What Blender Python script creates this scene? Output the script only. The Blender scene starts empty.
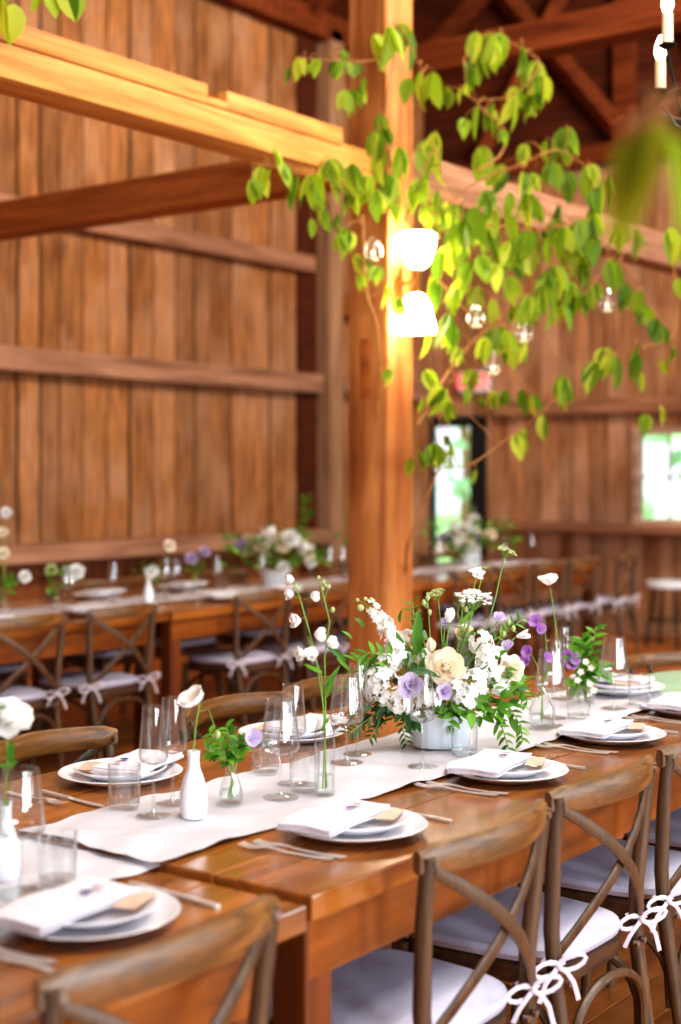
import bpy, bmesh, math, random
from mathutils import Vector, Matrix, Euler
PI = math.pi
sc = bpy.context.scene
C = sc.collection
R0 = random.Random(11)

# ------------------------------------------------------------------ node helpers
def new_mat(name):
    m = bpy.data.materials.new(name); m.use_nodes = True
    nt = m.node_tree; nt.nodes.clear()
    out = nt.nodes.new('ShaderNodeOutputMaterial')
    return m, nt, out
def N(nt, t, **kw):
    n = nt.nodes.new(t)
    for k, v in kw.items():
        if hasattr(n, k): setattr(n, k, v)
        else: n.inputs[k.replace('_', ' ')].default_value = v
    return n
def ramp(nt, stops):
    r = nt.nodes.new('ShaderNodeValToRGB'); e = r.color_ramp.elements
    e[0].position, e[0].color = stops[0][0], (*stops[0][1], 1)
    e[1].position, e[1].color = stops[-1][0], (*stops[-1][1], 1)
    for p, c in stops[1:-1]:
        x = e.new(p); x.color = (*c, 1)
    return r
def principled(nt, out, **kw):
    b = nt.nodes.new('ShaderNodeBsdfPrincipled')
    for k, v in kw.items(): b.inputs[k.replace('_', ' ')].default_value = v
    nt.links.new(b.outputs[0], out.inputs['Surface'])
    return b
def srgb(r, g, b):
    f = lambda c: (c/255/12.92) if c/255 <= .04045 else ((c/255+.055)/1.055)**2.4
    return (f(r), f(g), f(b))
def plain(name, col, rough=.5, metal=0., noise=0., nscale=20, spec=.5, bump=0., **kw):
    m, nt, out = new_mat(name)
    b = principled(nt, out, Roughness=rough, Metallic=metal, **kw)
    b.inputs['Specular IOR Level'].default_value = spec
    b.inputs['Base Color'].default_value = (*col, 1)
    if noise or bump:
        tc = N(nt, 'ShaderNodeTexCoord'); n = N(nt, 'ShaderNodeTexNoise', Scale=nscale, Detail=5.)
        nt.links.new(tc.outputs['Object'], n.inputs['Vector'])
        if noise:
            lo = tuple(c*(1-noise) for c in col); hi = tuple(min(1, c*(1+noise)) for c in col)
            r = ramp(nt, [(.3, lo), (.7, hi)])
            nt.links.new(n.outputs[0], r.inputs[0]); nt.links.new(r.outputs[0], b.inputs['Base Color'])
        if bump:
            bp = N(nt, 'ShaderNodeBump', Strength=bump, Distance=.01)
            nt.links.new(n.outputs[0], bp.inputs['Height']); nt.links.new(bp.outputs[0], b.inputs['Normal'])
    return m
def wood(name, dark, light, axis='x', s=1., rough=.5, bump=.15, var=.25, spec=.5, grey=None, coat=0.):
    """long grain along one axis, with each separate board a little different"""
    m, nt, out = new_mat(name); L = nt.links
    b = principled(nt, out, Roughness=rough); b.inputs['Specular IOR Level'].default_value = spec
    b.inputs['Coat Weight'].default_value = coat
    b.inputs['Coat Roughness'].default_value = .18
    tc = N(nt, 'ShaderNodeTexCoord'); geo = N(nt, 'ShaderNodeNewGeometry')
    sep = N(nt, 'ShaderNodeVectorMath', operation='MULTIPLY_ADD')
    comb = N(nt, 'ShaderNodeCombineXYZ')
    for i in range(3): L.new(geo.outputs['Random Per Island'], comb.inputs[i])
    sep.inputs[1].default_value = (17, 23, 13)
    L.new(comb.outputs[0], sep.inputs[0]); L.new(tc.outputs['Object'], sep.inputs[2])
    mp = N(nt, 'ShaderNodeMapping')
    sc_ = {'x': (1.2, 16, 16), 'y': (16, 1.2, 16), 'z': (16, 16, 1.2)}[axis]
    mp.inputs['Scale'].default_value = tuple(v*s for v in sc_)
    L.new(sep.outputs[0], mp.inputs['Vector'])
    n = N(nt, 'ShaderNodeTexNoise', Scale=1.5, Detail=7., Roughness=.62, Distortion=.6)
    L.new(mp.outputs[0], n.inputs['Vector'])
    mid = tuple((a+c)/2 for a, c in zip(dark, light))
    r = ramp(nt, [(.3, dark), (.5, mid), (.72, light)])
    L.new(n.outputs[0], r.inputs[0])
    col = r.outputs[0]
    if grey:
        n2 = N(nt, 'ShaderNodeTexNoise', Scale=1.3, Detail=3.)
        L.new(sep.outputs[0], n2.inputs['Vector'])
        r2 = ramp(nt, [(.45, (0, 0, 0)), (.7, (1, 1, 1))])
        L.new(n2.outputs[0], r2.inputs[0])
        mx = N(nt, 'ShaderNodeMixRGB'); mx.inputs[2].default_value = (*grey, 1)
        ml = N(nt, 'ShaderNodeMath', operation='MULTIPLY'); ml.inputs[1].default_value = .6
        L.new(r2.outputs[0], ml.inputs[0]); L.new(ml.outputs[0], mx.inputs[0]); L.new(col, mx.inputs[1]); col = mx.outputs[0]
    hsv = N(nt, 'ShaderNodeHueSaturation')
    mr = N(nt, 'ShaderNodeMapRange'); mr.inputs[3].default_value = 1-var; mr.inputs[4].default_value = 1+var
    L.new(geo.outputs['Random Per Island'], mr.inputs[0]); L.new(mr.outputs[0], hsv.inputs['Value'])
    L.new(col, hsv.inputs['Color']); L.new(hsv.outputs[0], b.inputs['Base Color'])
    if bump:
        bp = N(nt, 'ShaderNodeBump', Strength=bump, Distance=.01)
        L.new(n.outputs[0], bp.inputs['Height']); L.new(bp.outputs[0], b.inputs['Normal'])
    return m
def soft(name, cols, trans=.35, rough=.5, var=True, spec=.3):
    """leaf or petal: part of the light passes through; each leaf picks its own tint"""
    m, nt, out = new_mat(name); L = nt.links
    geo = N(nt, 'ShaderNodeNewGeometry')
    r = ramp(nt, [(i/(len(cols)-1) if len(cols) > 1 else 0, c) for i, c in enumerate(cols)] if len(cols) > 1 else [(0, cols[0]), (1, cols[0])])
    L.new(geo.outputs['Random Per Island'], r.inputs[0])
    p = N(nt, 'ShaderNodeBsdfPrincipled', Roughness=rough); p.inputs['Specular IOR Level'].default_value = spec
    t = N(nt, 'ShaderNodeBsdfTranslucent'); mx = N(nt, 'ShaderNodeMixShader'); mx.inputs[0].default_value = trans
    L.new(r.outputs[0], p.inputs['Base Color']); L.new(r.outputs[0], t.inputs['Color'])
    L.new(p.outputs[0], mx.inputs[1]); L.new(t.outputs[0], mx.inputs[2]); L.new(mx.outputs[0], out.inputs['Surface'])
    return m
def thin_glass(name, tint=(.985, .995, .995), edge=.6, base=.075, power=3.0, rough=.02):
    """clear thin-walled glass: see-through face on, pale and reflecting toward its edges"""
    m, nt, out = new_mat(name); L = nt.links
    lw = N(nt, 'ShaderNodeLayerWeight', Blend=.5)
    pw = N(nt, 'ShaderNodeMath', operation='POWER'); pw.inputs[1].default_value = power
    L.new(lw.outputs['Facing'], pw.inputs[0])
    ma = N(nt, 'ShaderNodeMath', operation='MULTIPLY_ADD'); ma.inputs[1].default_value = edge; ma.inputs[2].default_value = base; ma.use_clamp = True
    L.new(pw.outputs[0], ma.inputs[0])
    t = N(nt, 'ShaderNodeBsdfTransparent')
    rp = ramp(nt, [(.0, tint), (.55, tuple(c*.97 for c in tint)), (.8, tuple(c*.84 for c in tint)), (1., tuple(c*.38 for c in tint))])
    L.new(lw.outputs['Facing'], rp.inputs[0]); L.new(rp.outputs[0], t.inputs[0])
    g = N(nt, 'ShaderNodeBsdfGlossy', Roughness=rough); g.inputs['Color'].default_value = (1, 1, 1, 1)
    df = N(nt, 'ShaderNodeBsdfTranslucent'); df.inputs[0].default_value = (.9, .92, .95, 1)  # whitish diffuse paints in the bright surroundings reflected at glass edges
    mg = N(nt, 'ShaderNodeMixShader'); mg.inputs[0].default_value = .22
    L.new(g.outputs[0], mg.inputs[1]); L.new(df.outputs[0], mg.inputs[2])
    mx = N(nt, 'ShaderNodeMixShader')
    L.new(ma.outputs[0], mx.inputs[0]); L.new(t.outputs[0], mx.inputs[1]); L.new(mg.outputs[0], mx.inputs[2])
    L.new(mx.outputs[0], out.inputs['Surface'])
    return m
def emit(name, col, strength):
    m, nt, out = new_mat(name)
    e = N(nt, 'ShaderNodeEmission', Strength=strength); e.inputs[0].default_value = (*col, 1)
    nt.links.new(e.outputs[0], out.inputs['Surface'])
    return m

# ------------------------------------------------------------------ mesh builder
class MB:
    def __init__(s): s.v = []; s.f = []
    def add(s, vs, fs, M=None):
        o = len(s.v)
        s.v += [tuple(M @ Vector(v)) if M else tuple(v) for v in vs]
        s.f += [tuple(i+o for i in f) for f in fs]
        return s
    def box(s, lo, hi, bev=0., M=None, seg=2):
        bm = bmesh.new(); bmesh.ops.create_cube(bm, size=1)
        for v in bm.verts:
            v.co = Vector([(a+b)/2+(b-a)*c for a, b, c in zip(lo, hi, v.co)])
        if bev:
            bmesh.ops.bevel(bm, geom=bm.edges[:], offset=bev, segments=seg, affect='EDGES', profile=.6)
        bm.verts.index_update()
        s.add([v.co[:] for v in bm.verts], [[v.index for v in f.verts] for f in bm.faces], M)
        bm.free(); return s
    def tube(s, pts, r, seg=8, cap=True, flat=1., up=None):
        """swept round (or flattened) section along points; r number or list"""
        P = [Vector(p) for p in pts]; n = len(P)
        rs = r if isinstance(r, (list, tuple)) else [r]*n
        T = []
        for i in range(n):
            t = (P[min(i+1, n-1)]-P[max(i-1, 0)])
            T.append(t.normalized() if t.length > 1e-9 else Vector((0, 0, 1)))
        u = Vector(up) if up else (Vector((0, 0, 1)) if abs(T[0].z) < .9 else Vector((1, 0, 0)))
        vs = []
        for i in range(n):
            a = (u - T[i]*u.dot(T[i]))
            a = a.normalized() if a.length > 1e-6 else T[i].orthogonal().normalized()
            if not up: u = a
            b = T[i].cross(a)
            for k in range(seg):
                w = 2*PI*k/seg
                vs.append(P[i]+a*math.cos(w)*rs[i]+b*math.sin(w)*rs[i]*flat)
        fs = [[i*seg+k, i*seg+(k+1) % seg, (i+1)*seg+(k+1) % seg, (i+1)*seg+k] for i in range(n-1) for k in range(seg)]
        if cap: fs += [list(range(seg))[::-1], list(range((n-1)*seg, n*seg))]
        return s.add(vs, fs)
    def strip(s, pts, w, t, up, bev=True):
        """flat strap: width w across (side), thickness t along 'up'"""
        P = [Vector(p) for p in pts]; n = len(P)
        ws = w if isinstance(w, (list, tuple)) else [w]*n
        vs = []; U0 = Vector(up)
        for i in range(n):
            T = (P[min(i+1, n-1)]-P[max(i-1, 0)]).normalized()
            U = (U0-T*U0.dot(T)).normalized(); S = T.cross(U)
            h = ws[i]/2; e = min(t*.5, h*.4)
            for a, b in ((-h, -t/2+e*.6), (-h, t/2-e*.6), (-h+e, t/2), (h-e, t/2), (h, t/2-e*.6), (h, -t/2+e*.6), (h-e, -t/2), (-h+e, -t/2)):
                vs.append(P[i]+S*a+U*b)
        fs = [[i*8+k, i*8+(k+1) % 8, (i+1)*8+(k+1) % 8, (i+1)*8+k] for i in range(n-1) for k in range(8)]
        fs += [list(range(8))[::-1], list(range((n-1)*8, n*8))]
        return s.add(vs, fs)
    def lathe(s, prof, seg=32, M=None, wob=None):
        vs = []; fs = []; rows = []
        for r, z in prof:
            if r < 1e-6:
                rows.append([len(vs)]); vs.append((0, 0, z))
            else:
                rows.append(list(range(len(vs), len(vs)+seg)))
                for k in range(seg):
                    a = 2*PI*k/seg; q = r*(wob(a, z) if wob else 1)
                    vs.append((q*math.cos(a), q*math.sin(a), z))
        for A, B in zip(rows, rows[1:]):
            for k in range(seg):
                a0, a1 = A[k % len(A)], A[(k+1) % len(A)]; b0, b1 = B[k % len(B)], B[(k+1) % len(B)]
                f = [a0]
                for q in (a1, b1, b0):
                    if q not in f: f.append(q)
                if len(f) > 2: fs.append(f)
        return s.add(vs, fs, M)
    def grid(s, fn, nu, nv):
        vs = [fn(i/nu, j/nv) for j in range(nv+1) for i in range(nu+1)]
        fs = [[j*(nu+1)+i, j*(nu+1)+i+1, (j+1)*(nu+1)+i+1, (j+1)*(nu+1)+i] for j in range(nv) for i in range(nu)]
        return s.add(vs, fs)
    def blade(s, base, d, nrm, L, W, droop=0., fold=.15, prof=((0, .06), (.12, .7), (.35, 1), (.65, .74), (.86, .32), (1, .02))):
        """leaf or petal as a folded blade from base along d"""
        d = Vector(d).normalized(); n = Vector(nrm); n = n-d*n.dot(d)
        n = n.normalized() if n.length > 1e-6 else d.orthogonal().normalized()
        sd = d.cross(n); vs = []; p = Vector(base); last = 0; dd = d.copy()
        for t, w in prof:
            p = p+dd*(t-last)*L; last = t
            dd = (d*math.cos(droop*t)-n*math.sin(droop*t)); nn = (n*math.cos(droop*t)+d*math.sin(droop*t))
            h = w*W/2
            vs += [p-sd*h+nn*fold*h, p.copy(), p+sd*h+nn*fold*h]
        fs = []
        for i in range(len(prof)-1):
            for k in (0, 1): fs.append([i*3+k, i*3+k+1, i*3+k+4, i*3+k+3])
        return s.add(vs, fs)
    def ball(s, c, r, seg=8, sz=1.):
        n = max(4, seg//2+1)
        return s.lathe([(max(0, r*math.sin(PI*i/n)) if 0 < i < n else 0, -r*sz*math.cos(PI*i/n)) for i in range(n+1)], seg, Matrix.Translation(c))
    def build(s, name, mat, parent=None, smooth=True, loc=None):
        me = bpy.data.meshes.new(name); me.from_pydata(s.v, [], s.f); me.materials.append(mat)
        me.validate()
        if smooth:
            me.polygons.foreach_set('use_smooth', [True]*len(me.polygons))
            me.set_sharp_from_angle(angle=math.radians(42))
        me.update()
        o = bpy.data.objects.new(name, me); C.objects.link(o)
        if parent: o.parent = parent
        if loc: o.location = loc
        return o
def tag(o, label=None, cat=None, group=None, kind=None):
    if label: o['label'] = label
    if cat: o['category'] = cat
    if group: o['group'] = group
    if kind: o['kind'] = kind
    return o
def thing(name, label, cat, loc=(0, 0, 0), rz=0., group=None):
    o = bpy.data.objects.new(name, None); C.objects.link(o)
    o.empty_display_size = .05
    o.location = loc; o.rotation_euler = (0, 0, rz)
    return tag(o, label, cat, group)
def struct(name, mb, mat, smooth=False):
    return tag(mb.build(name, mat, None, smooth), kind='structure')
def dup(root, loc, rz=None, label=None, scale=None):
    r = root.copy(); C.objects.link(r); r.location = loc
    if rz is not None: r.rotation_euler = (0, 0, rz)
    if scale: r.scale = scale
    if label: r['label'] = label
    for ch in list(root.children):
        c = ch.copy(); C.objects.link(c); c.parent = r
        for g in list(ch.children):
            d = g.copy(); C.objects.link(d); d.parent = c
    return r

# ------------------------------------------------------------------ materials
M = {}
M['wall'] = wood('wall_boards', srgb(84, 48, 24), srgb(184, 126, 78), 'z', 1.6, .8, .4, .22, .2, grey=srgb(178, 138, 110))
M['wall_end'] = wood('end_boards_lit', srgb(104, 64, 38), srgb(198, 144, 102), 'z', 1.5, .8, .4, .25, .2, grey=srgb(204, 166, 140))  # paler than the long wall: window light spill put into the colour
M['wall_low'] = wood('low_boards', srgb(84, 46, 26), srgb(150, 92, 56), 'z', .8, .75, .3, .25, .2)
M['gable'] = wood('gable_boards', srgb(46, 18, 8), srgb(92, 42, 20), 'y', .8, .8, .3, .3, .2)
M['gap'] = plain('gap_dark', srgb(22, 11, 6), .9)
M['girt'] = wood('girt_wood', srgb(112, 76, 56), srgb(180, 134, 108), 'x', .7, .8, .3, .15, .2)
M['girt_y'] = wood('girt_wood_cross', srgb(120, 80, 58), srgb(176, 128, 98), 'y', .7, .8, .3, .15, .2)
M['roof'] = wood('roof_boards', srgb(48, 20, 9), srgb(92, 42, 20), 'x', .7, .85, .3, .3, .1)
M['rafter'] = wood('rafter_wood', srgb(78, 34, 15), srgb(128, 66, 33), 'y', .7, .8, .3, .2, .1)
M['beam'] = wood('beam_honey', srgb(158, 98, 40), srgb(224, 164, 88), 'x', .7, .6, .4, .08, .3)
M['tie'] = wood('tie_wood', srgb(132, 70, 32), srgb(192, 118, 60), 'y', .6, .7, .4, .1, .2)
M['post'] = wood('post_wood', srgb(138, 76, 34), srgb(204, 138, 78), 'z', .6, .65, .5, .05, .3)
M['wallpost'] = wood('wall_post_wood', srgb(124, 88, 62), srgb(176, 138, 108), 'z', .6, .8, .3, .1, .2)
M['floor'] = wood('floor_planks', srgb(132, 68, 22), srgb(204, 126, 54), 'x', .5, .34, .12, .25, .5)
M['top'] = wood('table_top', srgb(92, 46, 13), srgb(190, 120, 52), 'x', .5, .22, .05, .16, .5, coat=.7)
M['apron'] = wood('table_apron', srgb(80, 38, 8), srgb(164, 92, 30), 'x', .6, .4, .2, .12, .4, coat=.2)
M['tleg'] = wood('table_leg', srgb(78, 36, 12), srgb(126, 66, 26), 'z', .6, .5, .15, .1, .4)
M['chair'] = wood('chair_wood', srgb(46, 30, 17), srgb(108, 76, 47), 'z', 2.4, .42, .25, .12, .45, grey=srgb(94, 86, 76))
M['rail'] = wood('chair_rail', srgb(60, 37, 17), srgb(154, 104, 50), 'x', 1.8, .36, .25, .1, .5, grey=srgb(104, 96, 84))
M['seatwood'] = wood('seat_wood', srgb(46, 30, 20), srgb(96, 64, 40), 'x', 1.6, .5, .15, .1, .4)
M['cushion'] = plain('cushion_cloth', srgb(186, 184, 204), .85, noise=.06, nscale=50, spec=.15, bump=.1)
M['ribbon'] = plain('ribbon_cloth', srgb(212, 204, 214), .7, spec=.2)
M['bolt'] = plain('bolt_steel', srgb(170, 165, 158), .35, 1.)
M['china'] = plain('china', srgb(238, 238, 244), .16, spec=.5)
M['napkin'] = plain('napkin_cloth', srgb(226, 222, 230), .85, noise=.03, nscale=90, spec=.1, bump=.06)
M['card'] = plain('card_paper', srgb(222, 186, 164), .8, noise=.12, nscale=40)
M['runner'] = plain('runner_gauze', srgb(214, 210, 216), .9, noise=.08, nscale=6, spec=.1, bump=.15)
M['silver'] = plain('cutlery_steel', srgb(240, 236, 232), .38, .7)
M['glass'] = thin_glass('clear_glass')
M['glass_heavy'] = thin_glass('clear_glass_base', (.965, .98, .98), .8, .09, 2.4)
M['water'] = thin_glass('vase_water', (.96, .985, .975), .25, .02)
M['white_glaze'] = plain('white_glaze', srgb(240, 242, 246), .12, spec=.6)
M['pot'] = plain('white_pot', srgb(222, 228, 236), .3, spec=.5, noise=.04, nscale=30)
M['leaf_vine'] = soft('vine_leaf', [srgb(120, 152, 30), srgb(160, 186, 44), srgb(96, 136, 32), srgb(196, 208, 66), srgb(74, 112, 28), srgb(140, 172, 40)], .45, .45)
M['twig'] = plain('twig_bark', srgb(158, 106, 52), .7, noise=.2)
M['stem'] = plain('flower_stem', srgb(120, 158, 72), .6, noise=.1)
M['leaf'] = soft('arrangement_leaf', [srgb(86, 148, 42), srgb(124, 182, 62), srgb(62, 118, 38), srgb(152, 204, 84)], .35, .4)
M['leaf_dark'] = soft('dark_leaf', [srgb(38, 74, 40), srgb(58, 98, 50), srgb(84, 120, 78)], .25, .4)
M['white_petal'] = soft('white_petal', [srgb(255, 255, 252), srgb(250, 250, 250), srgb(255, 252, 244)], .3, .6)
M['cream_petal'] = soft('cream_petal', [srgb(255, 248, 232), srgb(252, 240, 216), srgb(255, 250, 240)], .3, .6)
M['peach_petal'] = soft('peach_petal', [srgb(255, 248, 232), srgb(255, 243, 222), srgb(255, 252, 244)], .5, .6)
M['lav_petal'] = soft('lavender_petal', [srgb(222, 208, 236), srgb(208, 192, 228), srgb(232, 222, 242)], .4, .6)
M['purple_petal'] = soft('purple_petal', [srgb(186, 134, 208), srgb(200, 152, 218), srgb(170, 118, 200)], .4, .6)
M['green_bud'] = soft('green_bud', [srgb(206, 214, 150), srgb(190, 206, 140), srgb(224, 226, 180)], .3, .6)
M['yellow'] = plain('stamen_yellow', srgb(226, 196, 80), .7)
M['violet'] = plain('pressed_violet', srgb(96, 72, 140), .8)
M['pinkpress'] = plain('pressed_pink', srgb(206, 140, 160), .8)
M['lamp'] = emit('lamp_shade_glow', (1., .84, .58), 36.)
M['bulb'] = emit('bulb_glow', (1., .85, .6), 9.)
M['flame'] = emit('votive_glow', (1., .8, .5), 4.)
M['candle'] = plain('candle_sleeve', srgb(244, 226, 186), .6)
M['brass'] = plain('aged_brass', srgb(150, 104, 52), .4, .9)
M['iron'] = plain('black_iron', srgb(30, 26, 24), .5, .6)
M['frame_dark'] = plain('dark_frame', srgb(22, 28, 30), .6)
M['frame_light'] = wood('pale_frame', srgb(150, 116, 96), srgb(206, 172, 150), 'y', .7, .8, .3, .1, .2)
M['sage'] = plain('sage_cloth', srgb(158, 188, 160), .85, noise=.05, nscale=12, bump=.1)
M['stool_seat'] = plain('stool_white', srgb(226, 232, 242), .5)
M['sign_white'] = plain('sign_white', srgb(236, 232, 236), .5)
M['sign_red'] = emit('sign_red_glow', (1., .16, .14), 1.2)
M['tree_leaf'] = soft('tree_leaves', [srgb(170, 220, 170), srgb(200, 236, 196), srgb(140, 200, 150)], .6, .6)
M['grass'] = plain('lawn', srgb(110, 160, 80), .9, noise=.2, nscale=3)
# ------------------------------------------------------------------ the room
WY, EX = 7.9, 12.0
def boards_x(x0, x1, y, z0, z1, wmin, wmax, t=.025, jit=.008):
    mb = MB(); x = x0
    while x < x1:
        w = R0.uniform(wmin, wmax); e = min(x+w, x1); d = R0.uniform(-jit, jit); g = R0.choice((.006, .007, .009, .016))
        mb.box((x+g, y+d, z0), (e-.006, y+d+t, z1), .004, seg=1); x = e
    return mb
def boards_y(y0, y1, x, z0, z1, wmin, wmax, t=.025, jit=.008, mb=None):
    mb = mb or MB(); y = y0
    while y < y1:
        w = R0.uniform(wmin, wmax); e = min(y+w, y1); d = R0.uniform(-jit, jit)
        mb.box((x+d, y+.003, z0), (x+d+t, e-.003, z1), .002, seg=1); y = e
    return mb
fl = MB(); y = -5.
while y < WY:
    w = .135
    x = -2.+R0.uniform(-1.5, 0)
    while x < EX:
        l = R0.uniform(1.6, 3.4); e = min(x+l, EX)
        fl.box((max(x, -2.5)+.001, y+.0015, -.03), (e-.001, y+w-.0015, 0), .0015, seg=1); x = e
    y += w
struct('floor', fl, M['floor'])
struct('wall_left', boards_x(2.0, EX, WY, .0, 5.5, .17, .27), M['wall'])
struct('trim_1', MB().box((2., WY+.05, 0), (EX+.3, WY+.08, 5.6)), M['gap'])                 # dark backing behind the board gaps
# end wall with a window and a door opening
WIN = (4.70, 5.545, 1.05, 1.82); DOOR = (7.16, 7.80, 0., 1.97)
ew = MB()
boards_y(WIN[1], DOOR[0], EX, 0, 4.4, .13, .21, mb=ew)
boards_y(WIN[0], WIN[1], EX, WIN[3], 4.4, .13, .21, mb=ew)
boards_y(WIN[0], WIN[1], EX, 0, WIN[2], .13, .21, mb=ew)
boards_y(DOOR[0], WY, EX, DOOR[3], 4.4, .13, .21, mb=ew)
boards_y(DOOR[1], WY, EX, 0, DOOR[3], .08, .1, mb=ew)
boards_y(-5., WIN[0], EX, 0, 4.4, .13, .21, mb=ew)
struct('wall_end', ew, M['wall_end'])
bk = MB()
for lo, hi in (((WIN[1], 0), (DOOR[0], 10)), ((WIN[0], WIN[3]), (WIN[1], 10)), ((WIN[0], 0), (WIN[1], WIN[2])), ((DOOR[0], DOOR[3]), (WY+.1, 10)), ((DOOR[1], 0), (WY+.1, DOOR[3])), ((-5, 0), (WIN[0], 10))):
    bk.box((EX+.05, lo[0], lo[1]), (EX+.08, hi[0], hi[1]))
struct('trim_2', bk, M['gap'])
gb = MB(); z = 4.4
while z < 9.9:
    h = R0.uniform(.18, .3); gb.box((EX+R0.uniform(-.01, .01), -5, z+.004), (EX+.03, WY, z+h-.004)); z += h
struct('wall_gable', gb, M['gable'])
# roof: two slopes of boards, rafters below
SL = .70
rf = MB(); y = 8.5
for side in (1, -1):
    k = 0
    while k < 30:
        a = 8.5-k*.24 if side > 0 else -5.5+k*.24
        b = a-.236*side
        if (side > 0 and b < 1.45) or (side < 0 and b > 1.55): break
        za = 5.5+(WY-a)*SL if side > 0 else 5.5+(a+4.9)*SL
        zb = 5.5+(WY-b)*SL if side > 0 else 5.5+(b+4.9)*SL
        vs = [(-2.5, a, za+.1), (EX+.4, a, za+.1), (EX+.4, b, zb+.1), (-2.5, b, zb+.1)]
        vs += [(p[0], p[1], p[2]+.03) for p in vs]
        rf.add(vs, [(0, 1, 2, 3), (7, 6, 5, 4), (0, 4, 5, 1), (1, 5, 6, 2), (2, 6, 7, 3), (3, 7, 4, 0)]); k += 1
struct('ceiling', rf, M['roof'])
tr = 3
for i in range(9):
    x = 4.6+i*.9
    mb = MB()
    for a, b, za, zb in ((WY+.2, 1.5, 5.5-.2*SL, 5.5+6.4*SL), (-5., 1.5, 5.43, 5.5+6.4*SL)):
        vs = []
        for dx in (-.06, .06):
            for (yy, zz) in ((a, za), (b, zb)):
                vs += [(x+dx, yy, zz-.08), (x+dx, yy, zz+.08)]
        mb.add(vs, [(0, 1, 3, 2), (4, 6, 7, 5), (0, 2, 6, 4), (1, 5, 7, 3), (0, 4, 5, 1), (2, 3, 7, 6)])
    struct('trim_%d' % tr, mb, M['rafter']); tr += 1
def bar(lo, hi, mat, bev=.012):
    global tr
    struct('trim_%d' % tr, MB().box(lo, hi, bev), mat); tr += 1
bar((2., WY-.12, 2.19), (10.2, WY, 2.36), M['girt'])          # middle girt of the long wall
bar((2., WY-.10, 3.27), (10.1, WY, 3.42), M['girt'])
bar((2., WY-.16, 5.38), (EX, WY+.02, 5.62), M['rafter'])      # eave plate
bar((10.55, WY-.12, 2.19), (EX, WY, 2.36), M['girt'])
bar((10.55, WY-.14, 2.92), (11.4, WY, 3.12), M['tie'])
bar((10.24, WY-.16, 0), (10.44, WY+.01, 5.5), M['wallpost'])
bar((9.93, WY-.05, 0), (10.19, WY, 5.5), M['gable'])
bar((2., WY-.26, .84), (10.2, WY-.01, .97), M['girt'])        # ledge along the long wall
bar((2., WY-.04, 0), (10.2, WY-.005, .84), M['wall_low'])
bar((EX-.1, -5., 2.02), (EX, 7.05, 2.16), M['girt_y'])         # girt over the window
bar((EX-.28, -5., .93), (EX-.005, 6.95, 1.01), M['girt_y'])    # ledge under the window
bar((EX-.12, -5., 4.32), (EX-.01, WY, 4.5), M['rafter'])
bar((EX-.14, 5.55, 4.4), (EX-.02, 5.75, 8.), M['rafter'])
for i, (ya, za, yb, zb) in enumerate(((7.2, 4.5, 6.0, 6.4), (5.7, 4.6, 7.0, 6.2), (4.4, 4.5, 5.5, 6.2))):
    mb = MB(); mb.tube([(EX-.12-.03*i, ya, za), (EX-.12-.03*i, yb, zb)], .1, 4); struct('trim_%d' % tr, mb, M['rafter']); tr += 1
bar((8.0, -4., 4.16), (8.2, 5.9, 4.36), M['rafter'])              # cross tie farther along the hall
# the two walls behind and beside the viewer, with their openings
wr = MB(); SP = [(-2.5, -1.5), (-.3, .7), (2.0, 3.0), (4.3, 5.3), (6.6, 7.6), (8.9, 9.9)]
xs = -2.5
for a, b_ in SP:
    if a > xs: boards_x_ = wr.box((xs, -5.03, 0), (a, -5., 5.6))
    wr.box((a, -5.03, 0), (b_, -5., .9)).box((a, -5.03, 3.1), (b_, -5., 5.6)); xs = b_
wr.box((xs, -5.03, 0), (EX, -5., 5.6)); struct('wall_right', wr, M['girt'])
wb = MB().box((-2.53, -5, 0), (-2.5, 1.6, 9)).box((-2.53, 1.6, 2.3), (-2.5, 3., 9)).box((-2.53, 3., 0), (-2.5, WY, 9)); struct('wall_back', wb, M['girt_y'])
struct('wall_left_rear', MB().box((-2.5, WY, 0), (2., WY+.03, 5.6)), M['girt'])
# baseboard
tag(MB().box((EX-.03, -5, 0), (EX-.002, 7.1, .16), .004).build('baseboard_end', M['wallpost'], None, False), kind='structure')

# window and door of the end wall
w = struct('window_1', MB().box((EX-.02, WIN[0]-.07, WIN[2]-.07), (EX+.06, WIN[0], WIN[3]+.07)).box((EX-.02, WIN[1], WIN[2]-.07), (EX+.06, WIN[1]+.07, WIN[3]+.07))
           .box((EX-.02, WIN[0], WIN[3]), (EX+.06, WIN[1], WIN[3]+.07)).box((EX-.02, WIN[0], WIN[2]-.07), (EX+.06, WIN[1], WIN[2])), M['frame_light'])
mt = MB()
for k in (1, 2): 
    yy = WIN[0]+(WIN[1]-WIN[0])*k/3; mt.box((EX+.01, yy-.009, WIN[2]), (EX+.035, yy+.009, WIN[3]))
mt.box((EX+.01, WIN[0], 1.425), (EX+.035, WIN[1], 1.445)); mt.build('muntin', M['frame_light'], w, False)
MB().box((EX+.018, WIN[0], WIN[2]), (EX+.024, WIN[1], WIN[3])).build('pane', M['glass'], w, False)
d = struct('door_1', MB().box((EX-.03, DOOR[0], 0), (EX+.05, DOOR[0]+.17, DOOR[3])).box((EX-.03, DOOR[1]-.03, 0), (EX+.05, DOOR[1], DOOR[3]))
           .box((EX-.03, DOOR[0], 1.93), (EX+.05, DOOR[1], DOOR[3]+.06)).box((EX-.03, DOOR[0], 0), (EX+.05, DOOR[1], .25)), M['frame_dark'])
MB().box((EX+.01, DOOR[0]+.17, .25), (EX+.016, DOOR[1]-.03, 1.93)).build('pane', M['glass'], d, False)
MB().tube([(EX-.06, DOOR[0]+.1, 1.0), (EX-.06, DOOR[0]+.1, 1.16)], .012).build('door_handle', M['bolt'], d)
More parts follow.
